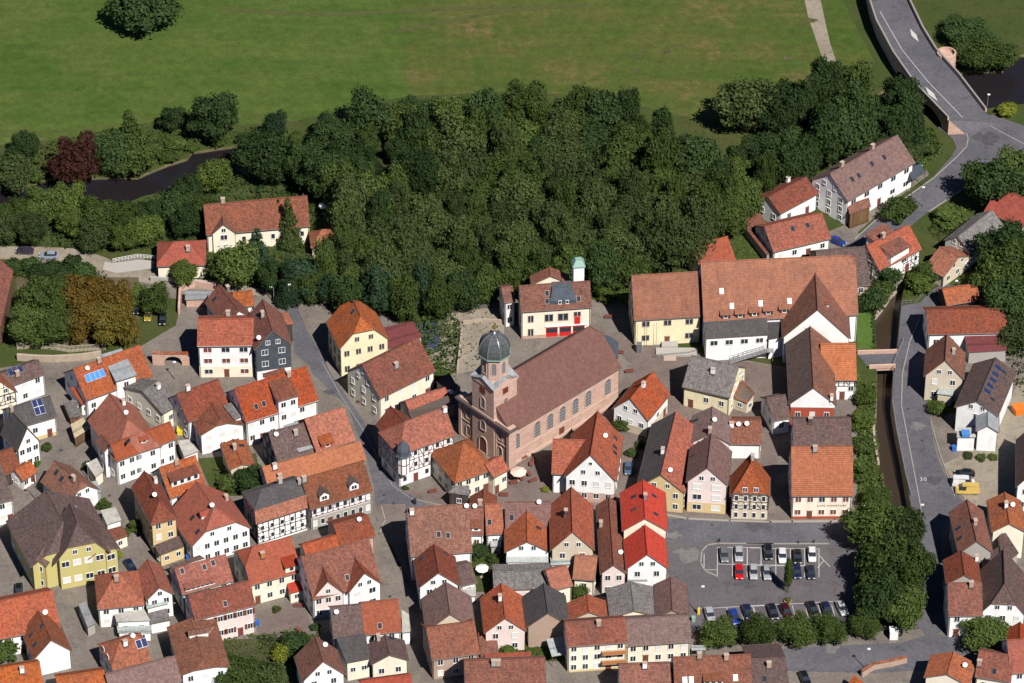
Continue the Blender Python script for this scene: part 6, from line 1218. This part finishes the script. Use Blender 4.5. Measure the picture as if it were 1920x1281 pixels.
for (x, y, a, n, c, l) in ((1357,1041,-90,'grey',(.16,.17,.18),"dark grey car at the left end of the upper car park row"),(1386,1040,-90,'silver',SIL,"silver car second from the left in the upper car park row"),(1440,1037,-90,'black',BK,"black off-roader parked alone left of a white car in the upper row"),(1467,1042,-90,'white',WH,"white car between the black off-roader and a black car"),
  (1495,1043,-90,'black',BK,"black car between two white cars in the upper row"),(1522,1041,-90,'white',WH,"white car at the right end of the upper row"),(1385,1073,-90,'red',(.6,.01,.01),"bright red car in the lower middle row"),(1412,1074,-90,'silver',SIL,"silver car directly right of the red car"),(1438,1075,-90,'pale',(.36,.38,.38),"pale grey car second to the right of the red car"),
  (1495,1073,-90,'navy',NV,"dark blue car partly hidden by the slender young tree"),(1521,1075,-90,'darkblue',(.02,.03,.05),"dark blue car at the right end of the middle row"),
  (1332,1154,-80,'silver',SIL,"silver estate car nearest the yellow-footed lamp"),(1377,1156,-78,'blue',(.02,.05,.28),"royal blue car behind the first clipped trees"),(1402,1148,-78,'navy',NV,"navy car directly right of the royal blue car"),(1450,1147,-78,'black',BK,"black car left of the young tree's foot"),(1474,1146,-78,'maroon',(.06,.01,.015),"dark maroon car beneath the slender young tree"),
  (1524,1142,-78,'black',BK,"black car left of a navy one between two clipped trees"),(1549,1142,-78,'navy',NV,"navy car second from the right in the lower row"),(1578,1141,-78,'silver',SIL,"silver-blue car at the shaded right end of the lower row")): Car((x,y), a, n, c, l, 0, CP)
for (x, y, a, n, c, l, v) in ((1178,879,-90,'steel',(.08,.13,.22),"steel-blue car in the passage beside the big red-orange roof",0),(1570,453,-35,'blue',(.02,.05,.28),"blue car beside the bungalow terrace",0),(47,472,178,'charcoal',(.05,.04,.06),"dark car with a pale roof on the footpath at the left",0),(92,479,178,'ice',(.3,.36,.45),"light blue-silver car on the footpath right of the dark one",0),
  (622,563,15,'white',WH,"white van-like car behind the bright orange roof",0),(305,597,-90,'black',BK,"black car right of the yellowish car beside the chestnut trees",0),(277,590,-90,'olive',(.35,.27,.03),"yellow-green car under the chestnut trees",0),(256,578,-90,'black',BK,"black car half under the autumn chestnut tree",0),(245,1061,-65,'navy',NV,"dark blue car between the olive house and the orange roofs",0),
  (1808,889,180,'black',BK,"black car at the back of the gravel lot",0),(1806,906,0,'white',WH,"white van between the black car and the yellow van",1),(1815,921,180,'yellow',(.72,.50,.14),"yellow and white delivery van on the gravel lot",1),(1509,1272,-75,'black',BK,"black car beside the dark flat-pitched house at the bottom",0),(35,1108,-85,'black',BK,"black car in the shadow of the olive house",0),(1712,312,20,'teal',(.05,.16,.22),"car under the blue carport roof of the apartment house",0)):
    Car((x,y), a, n, c, l, v, sc_=.95 if not v else 1.0)
# ================= STREET FURNITURE =================
def Boxy(px, sx, sy, sz, mat, label, name, cat, ang=0, lid=None, z=0.07):
    g = G(px); o = empty(name, (g.x, g.y, z), R_(ang)); tagit(o, label, cat); m = MB(); b_ = .06; m.lathe([(.70*sx,0),(.72*sx,sz*.92),(.66*sx,sz)], 4, mat, (0,0,0), math.pi/4); m.build('body', o, Matrix())
    m = MB(); m.box(-sx*.55, sx*.55, -sx*.55, sx*.55, sz, sz+.08, lid or mat); m.build('lid', o, Matrix())
def Lamp(px, h, label, arm=(.8,0), foot=None):
    g = G(px); o = empty('street_lamp', (g.x, g.y, .05)); tagit(o, label, 'street lamp'); m = MB(); m.bar((0,0,0), (0,0,h), .11, METAL, 8, .07); m.build('pole', o, Matrix()); m = MB(); m.bar((0,0,h), (arm[0], arm[1], h+.15), .05, METAL); m.build('arm', o, Matrix())
    m = MB(); m.box(arm[0]-.15, arm[0]+.45, arm[1]-.17, arm[1]+.17, h+.08, h+.28, WHITE); m.build('lamp_head', o, Matrix())
    if foot: m = MB(); m.box(-.24,.24,-.2,.2,0,1.7, foot); m.build('cabinet', o, Matrix())
for px, h, l, a, f in (((1310,1152),7.2,"lamp post with a yellow cabinet at its foot beside the car park",(.5,0),YELLOW),((1626,1258),5.6,"grey street lamp on the lower road in front of the tile-topped wall",(-.1,0),None),((1731,389),5.4,"street lamp at the edge of the junction road near the hedge",(-.4,0),None),((1795,569),6.0,"street lamp beside the tumbledown shed",(-.7,0),None),
  ((1726,976),4.0,"short lamp post above the end of the stream",(0,0),None),((543,577),6.2,"street lamp at the top of the main street",(0,0),None),((328,712),4.6,"lamp in front of the archway wall",(0,0),None),((70,942),5.0,"lamp with bent arm behind the olive house",(-.8,0),None),((1851,200),3.2,"small lamp at the town end of the stone bridge",(0,0),None),((514,568),4.2,"lamp with double arm beside the brown-red roofs",(-.7,0),None),((166,900),4.2,"lamp beside the steps of the large inn",(0,0),None)): Lamp(px, h, l, a, f)
def Parasol(px, r, mat, label, h=2.4):
    g = G(px, h); o = empty('parasol', (g.x, g.y, .06)); tagit(o, label, 'parasol'); m = MB(); m.bar((0,0,0),(0,0,h+.5), .05, METAL, 6); m.lathe([(.4,0),(.4,.12)], 8, STONE); m.build('pole', o, Matrix())
    m = MB(); m.lathe([(r, h-.1), (r, h), (.05, h+.6)], 8, mat, (0,0,0), .2); m.build('canopy', o, Matrix())
PINKC = flat('pink_canvas', (.72,.52,.44), .9)
Parasol((972,885), 1.75, PINKC, "large pale pink parasol beside the church wall"); Parasol((904,1066), 1.4, WHITE, "white parasol in the courtyard left of the grey roof"); Parasol((391,374), 1.5, PINKC, "pale parasol at the left corner of the farmhouse"); Parasol((606,386), 1.1, WHITE, "white parasol in the garden right of the farmhouse")
def TableSet(px, label, mt=None):
    g = G(px); o = empty('garden_table', (g.x, g.y, .07), rnd.uniform(0, 3)); tagit(o, label, 'table'); mt = mt or BROWN; m = MB(); m.box(-.7,.7,-.4,.4,.7,.75, mt); m.build('tabletop', o, Matrix())
    for x in (-.6,.6):
        for y in (-.3,.3): m = MB(); m.bar((x,y,0),(x,y,.7), .035, METAL); m.build('leg', o, Matrix())
def Bench(px, a, label, mt=None):
    g = G(px); o = empty('bench', (g.x, g.y, .07), R_(a)); tagit(o, label, 'bench'); mt = mt or BROWN; m = MB(); m.box(-.9,.9,-.22,.22,.42,.48, mt); m.build('seat', o, Matrix()); m = MB(); m.box(-.9,.9,.22,.27,.5,.9, mt); m.build('backrest', o, Matrix())
    for x in (-.75,.75): m = MB(); m.box(x-.04,x+.04,-.2,.25,0,.42, METAL); m.build('leg', o, Matrix())
for px, l in (((996,874),"dark table just above the pink parasol"),((983,862),"table between the parasol and the church wall"),((992,893),"table right of the pink parasol"),((978,901),"table below the pink parasol"),((915,1075),"small table beside the white courtyard parasol"),((667,742),"terrace table in front of the grey stone gable"),((675,755),"lower terrace table by the street in front of the grey stone gable"),((560,1185),"table on the paved yard of the lower garden")): TableSet(px, l)
for px, a, l in (((964,908),20,"dark bench near the lower end of the church forecourt"),((1001,866),60,"bench by the lower church windows"),((945,932),0,"row bench behind the small brown porch roof"),((812,925),15,"red-brown bench beside the dark bay at the square"),((331,1047),5,"orange-white bench in front of the yellow-fronted house"),((1162,665),0,"bench by the edge of the town hall square"),((1141,598),0,"bench behind the church near the fire station")): Bench(px, a, l)
for px, r, h_, lv, l in (((165,872),1.4,1.6,'mid',"bush beside the inn's lower left steps"),((134,905),1.2,1.4,'ol',"dry bush at the lane side above the rusty hipped cottage"),((70,868),1.0,1.2,'br',"small bush between the tiny orange house and the slate gable"),((88,838),1.3,1.6,'mid',"bush at the corner of the balcony wing of the slate gable"),((352,885),1.2,1.4,'mid',"bush in front of the flat parapet annex"),((590,1176),1.1,1.3,'dk',"bush beside the pink house's lower wall"),((520,1142),1.0,1.2,'mid',"small bush at the left of the paved lower yard"),
  ((695,992),.9,1.0,'br',"planter bush on the street bend pavement"),((232,1000),1.3,1.8,'mid',"bush against the yellow-fronted house's shaded wall"),((218,1040),1.2,1.5,'yl',"yellowish bush by the olive house's rear corner"),((1085,1165),1.0,1.2,'mid',"bush in the yard left of the apartment house"),((1186,850),1.5,1.4,'ol',"dry shrub in the passage above the steel-blue car"),((1200,832),1.3,1.2,'ol',"withered shrub beneath the white cottage's side"),((1022,918),1.0,.9,'yl',"low yellow-green shrub at the lower edge of the square"),((545,1108),1.0,1.2,'mid',"bush at the tomato-red house's yard steps"),((1438,655),1.1,1.3,'dk',"small bush by the outdoor staircase"),
  ((1815,855),1.3,.9,'ol',"hedge plant at the left foot of the white annex"),((1840,857),1.3,.9,'ol',"hedge plant in the middle below the white annex"),((1862,857),1.2,.9,'mid',"hedge plant at the right foot of the white annex"),((300,1030),.9,1.0,'br',"potted shrub beside the yellow-fronted house's bench"),((760,915),.7,.8,'mid',"planter shrub at the foot of the turret house")):
    T('bush', px, r, h_, lv, l)
for px, s_, mt, l in (((150,905),.6,BLACK,"black bin beside the inn's steps"),((62,905),.6,BLACK,"black bin in front of the balcony house"),((352,1050),.6,BLUEC,"blue bin beside the white half-hipped house"),((1258,948),.6,BLACK,"black bin between the bright red and the ochre house"),((1620,1000),.6,GREENP,"green bin near the notice board"),((778,945),.6,BLACK,"black bin at the corner house's left wall"),((1300,1165),.7,GREENP,"green bin beside the yellow-footed lamp"),((1790,800),.7,BLACK,"black bin in the paved yard left of the white house"),((1460,790),.7,BLACK,"black bin under the small brown-roofed white house"),((1085,980),.6,BLUEC,"blue bin in the sandstone-based house's front strip"),((640,560),.7,GREENP,"green bin behind the bright orange half-hipped roof"),((480,680),.6,BLACK,"black bin at the slate-clad house's door")):
    Boxy(px, s_, s_, 1.05, mt, l, 'bin', 'bin', rnd.uniform(0, 40))
for px, a, l in (((1000,905),30,"dark bench right below the parasol tables"),((1180,700),10,"bench along the upper side of the white cottage"),((1760,765),-60,"bench in the flowering front garden"),((560,1140),0,"bench in the yard in front of the tomato-red house")): Bench(px, a, l)
# solar field and tarps
for i in range(6):
    for j in range(3):
        pass
g = G((818,635)); o = empty('pond_cover', (g.x, g.y, .08), .1); tagit(o, "dark speckled pool cover in the overgrown plot", 'cover')
mp_, t_, b_ = base('speckled_cover', (.05,.05,.09), .5, .4); geo = N(t_, 'ShaderNodeNewGeometry').outputs['Position']; vo = N(t_, 'ShaderNodeTexVoronoi'); vo.inputs['Scale'].default_value = 2.2; t_.links.new(geo, vo.inputs['Vector']); t_.links.new(mixc(t_, ramp(t_, vo.outputs['Distance'], .12, .22), (.45,.45,.5), (.04,.045,.09)), b_.inputs['Base Color'])
P = [G(p)-g for p in PX("J:550,310 770,310 800,600 790,660 640,610 560,450")]; m_ = MB(); Rz = Matrix.Rotation(-.1, 4, 'Z'); Q = [Rz @ p for p in P]
for (z_) in (.55,): m_.poly([(p.x,p.y,z_) for p in Q[::-1]], mp_); [m_.poly([(Q[i].x,Q[i].y,-.1),(Q[(i+1)%6].x,Q[(i+1)%6].y,-.1),(Q[(i+1)%6].x,Q[(i+1)%6].y,z_),(Q[i].x,Q[i].y,z_)], WL['gp']) for i in range(6)]
m_.build('sheet', o, Matrix())
Boxy((341,812), 1.8, 1.4, 1.1, YELLOW, "yellow covered trailer box beside the curved-gable house", 'trailer_box', 'box'); Boxy((1909,774), 2.2, 2.2, 1.6, flat('orange_skip', (.6,.16,.02), .5), "orange skip container at the right edge of the gravel lot", 'skip', 'container', 20)
Boxy((1675,1196), 1.6, 1.0, 2.2, WHITE, "white cabinet beside the lower road under the trees", 'cabinet', 'cabinet'); Boxy((1789,845), .9, .8, 1.1, BLUEC, "blue bin next to the white annex wall", 'bin', 'bin'); Boxy((22,975), .7, .7, 1.1, BLUEC, "blue bin at the foot of the balcony house on the left", 'bin', 'bin'); Boxy((483,1172), .7, .7, 1.0, BLUEC, "blue bin beside the pink house with the roof terrace", 'bin', 'bin')
Boxy((1198,660), 1.1, 1.0, 2.2, flat('grey_kiosk', (.12,.13,.15), .5), "grey box column at the left end of the town office", 'cabinet', 'cabinet'); Boxy((1619,968), .9, .4, 2.4, WHITE, "white notice board beside the cafe house", 'notice_board', 'sign'); 
Boxy((1808,843), 1.6, 1.3, .8, BLUEL, "bright blue pool tub on the white annex terrace", 'tub', 'tub', z=3.85)
for x0, l in ((1352,"oily dark drain cover"),): pass
# flagpoles in front of the town office
for i, (x, l) in enumerate(((1194,"leftmost of the three thin flagpoles before the yellow town office"),(1212,"middle of the three thin flagpoles before the yellow town office"),(1230,"rightmost of the three thin flagpoles before the yellow town office"))):
    g = G((x, 652)); o = empty('flagpole', (g.x, g.y, .06)); tagit(o, l, 'flagpole', 'flagpoles before the town office'); m = MB(); m.bar((0,0,0),(0,0,6.6), .06, METAL, 6, .03); m.build('pole', o, Matrix()); m = MB(); m.lathe([(.02,6.6),(.1,6.7),(.02,6.8)], 8, GOLD); m.build('knob', o, Matrix())
# bollards on the car park edge
for x, y, l in ((1349,1016,"low grey bollard above the first parking bays"),(1497,1020,"left bollard of the pair above the white cars"),(1526,1019,"right bollard of the pair above the white cars")):
    g = G((x,y)); o = empty('bollard', (g.x, g.y, .08)); tagit(o, l, 'bollard'); m = MB(); m.lathe([(.14,0),(.12,.8),(.06,.95)], 8, BLACK); m.build('post', o, Matrix())
# orange bench-like planter round the young tree
g = G((1477,1130)); o = empty('planter', (g.x, g.y, .08)); tagit(o, "orange-leaved planter at the foot of the slender young tree", 'planter'); m_ = MB(); m_.lathe([(.7,0),(.8,.5),(.7,.5)], 10, WL['bk']); m_.build('pot', o, Matrix()); c_ = link('plants', CROWN['bush',0], o, Matrix.Translation((0,0,.6)) @ Matrix.Diagonal((.8,.8,.5,1))); c_.material_slots[0].link='OBJECT'; c_.material_slots[0].material = LV['au']
# cyclist
def skin(name, pts, edges, mat, parent, lvl=1):
    me = bpy.data.meshes.new(name); me.from_pydata([p[:3] for p in pts], edges, []); o = link(name, me, parent, Matrix()); me.materials.append(mat)
    sk = o.modifiers.new('skin', 'SKIN'); 
    for i, p in enumerate(pts): me.skin_vertices[0].data[i].radius = (p[3], p[3])
    me.skin_vertices[0].data[0].use_root = True; ss = o.modifiers.new('sub', 'SUBSURF'); ss.levels = lvl; ss.render_levels = lvl; return o
g = G((1755,556), 0); SKIN = flat('skin', (.45,.26,.18), .6); BLU = flat('dark_jacket', (.03,.03,.07), .8); YV = flat('pale_yellow_shirt', (.6,.55,.2), .8)
bi = empty('bicycle', (g.x, g.y, .09), R_(40)); tagit(bi, "bicycle ridden along the stream road bend", 'bicycle')
for x in (-.52, .52):
    m = MB(); ring = [(x+.33*math.cos(t*math.pi/8), 0, .34+.33*math.sin(t*math.pi/8)) for t in range(17)]
    for i in range(16): m.bar(ring[i], ring[i+1], .025, BLACK)
    for i in range(0,16,2): m.bar((x,0,.34), ring[i], .006, METAL)
    m.build('wheel', bi, Matrix())
m = MB(); [m.bar(a, b, .022, BLUEC) for a, b in (((-.52,0,.34),(-.15,0,.35)),((-.15,0,.35),(-.28,0,.85)),((-.52,0,.34),(-.26,0,.78)),((-.26,0,.78),(.36,0,.85)),((-.15,0,.35),(.38,0,.75)),((.38,0,.95),(.52,0,.34)))]; m.build('frame', bi, Matrix())
m = MB(); m.box(-.42,-.16,-.08,.08,.86,.92, BLACK); m.build('saddle', bi, Matrix()); m = MB(); m.bar((.36,-.28,1.02),(.36,.28,1.02), .02, BLACK); m.bar((.38,0,.9),(.36,0,1.02), .02, BLACK); m.build('handlebar', bi, Matrix())
pe = empty('person', (g.x, g.y, .09), R_(40)); tagit(pe, "person in dark trousers and pale yellow top riding a bicycle on the bend", 'person')
pts = [(-.28,0,.98,.15),(-.18,0,1.2,.14),(-.02,0,1.42,.15),(.04,0,1.54,.055),(.10,0,1.62,.085),(.12,0,1.74,.10),(.11,0,1.80,.08),(-.02,.19,1.42,.065),(.14,.25,1.20,.05),(.34,.26,1.06,.038),(.39,.26,1.05,.035),(-.02,-.19,1.42,.065),(.14,-.25,1.20,.05),(.34,-.26,1.06,.038),(.39,-.26,1.05,.035),
 (-.24,.10,.95,.10),(.14,.12,.80,.08),(-.10,.12,.42,.055),(-.12,.12,.30,.045),(.06,.12,.25,.04),(-.24,-.10,.95,.10),(.10,-.12,.66,.08),(-.12,-.12,.28,.055),(-.14,-.12,.18,.045),(.04,-.12,.14,.04)]
ed = [(0,1),(1,2),(2,3),(3,4),(4,5),(5,6),(2,7),(7,8),(8,9),(9,10),(2,11),(11,12),(12,13),(13,14),(0,15),(15,16),(16,17),(17,18),(18,19),(0,20),(20,21),(21,22),(22,23),(23,24)]
skin('body', pts, ed, SKIN, pe); skin('shirt', [(-.24,0,1.06,.165),(-.14,0,1.24,.16),(0,0,1.42,.165),(-.02,.2,1.42,.08),(.12,.25,1.22,.062),(-.02,-.2,1.42,.08),(.12,-.25,1.22,.062)], [(0,1),(1,2),(2,3),(3,4),(2,5),(5,6)], YV, pe)
skin('trousers', [(-.27,0,1.0,.165),(-.24,.10,.95,.115),(.14,.12,.80,.095),(-.09,.12,.44,.07),(-.24,-.10,.95,.115),(.10,-.12,.66,.095),(-.11,-.12,.32,.07)], [(0,1),(1,2),(2,3),(0,4),(4,5),(5,6)], BLU, pe)
skin('hair', [(.10,0,1.78,.095),(.07,0,1.84,.07)], [(0,1)], BROWN, pe)
for l in LOG: print('FIT', l)
print('OBJECTS', len(bpy.data.objects))
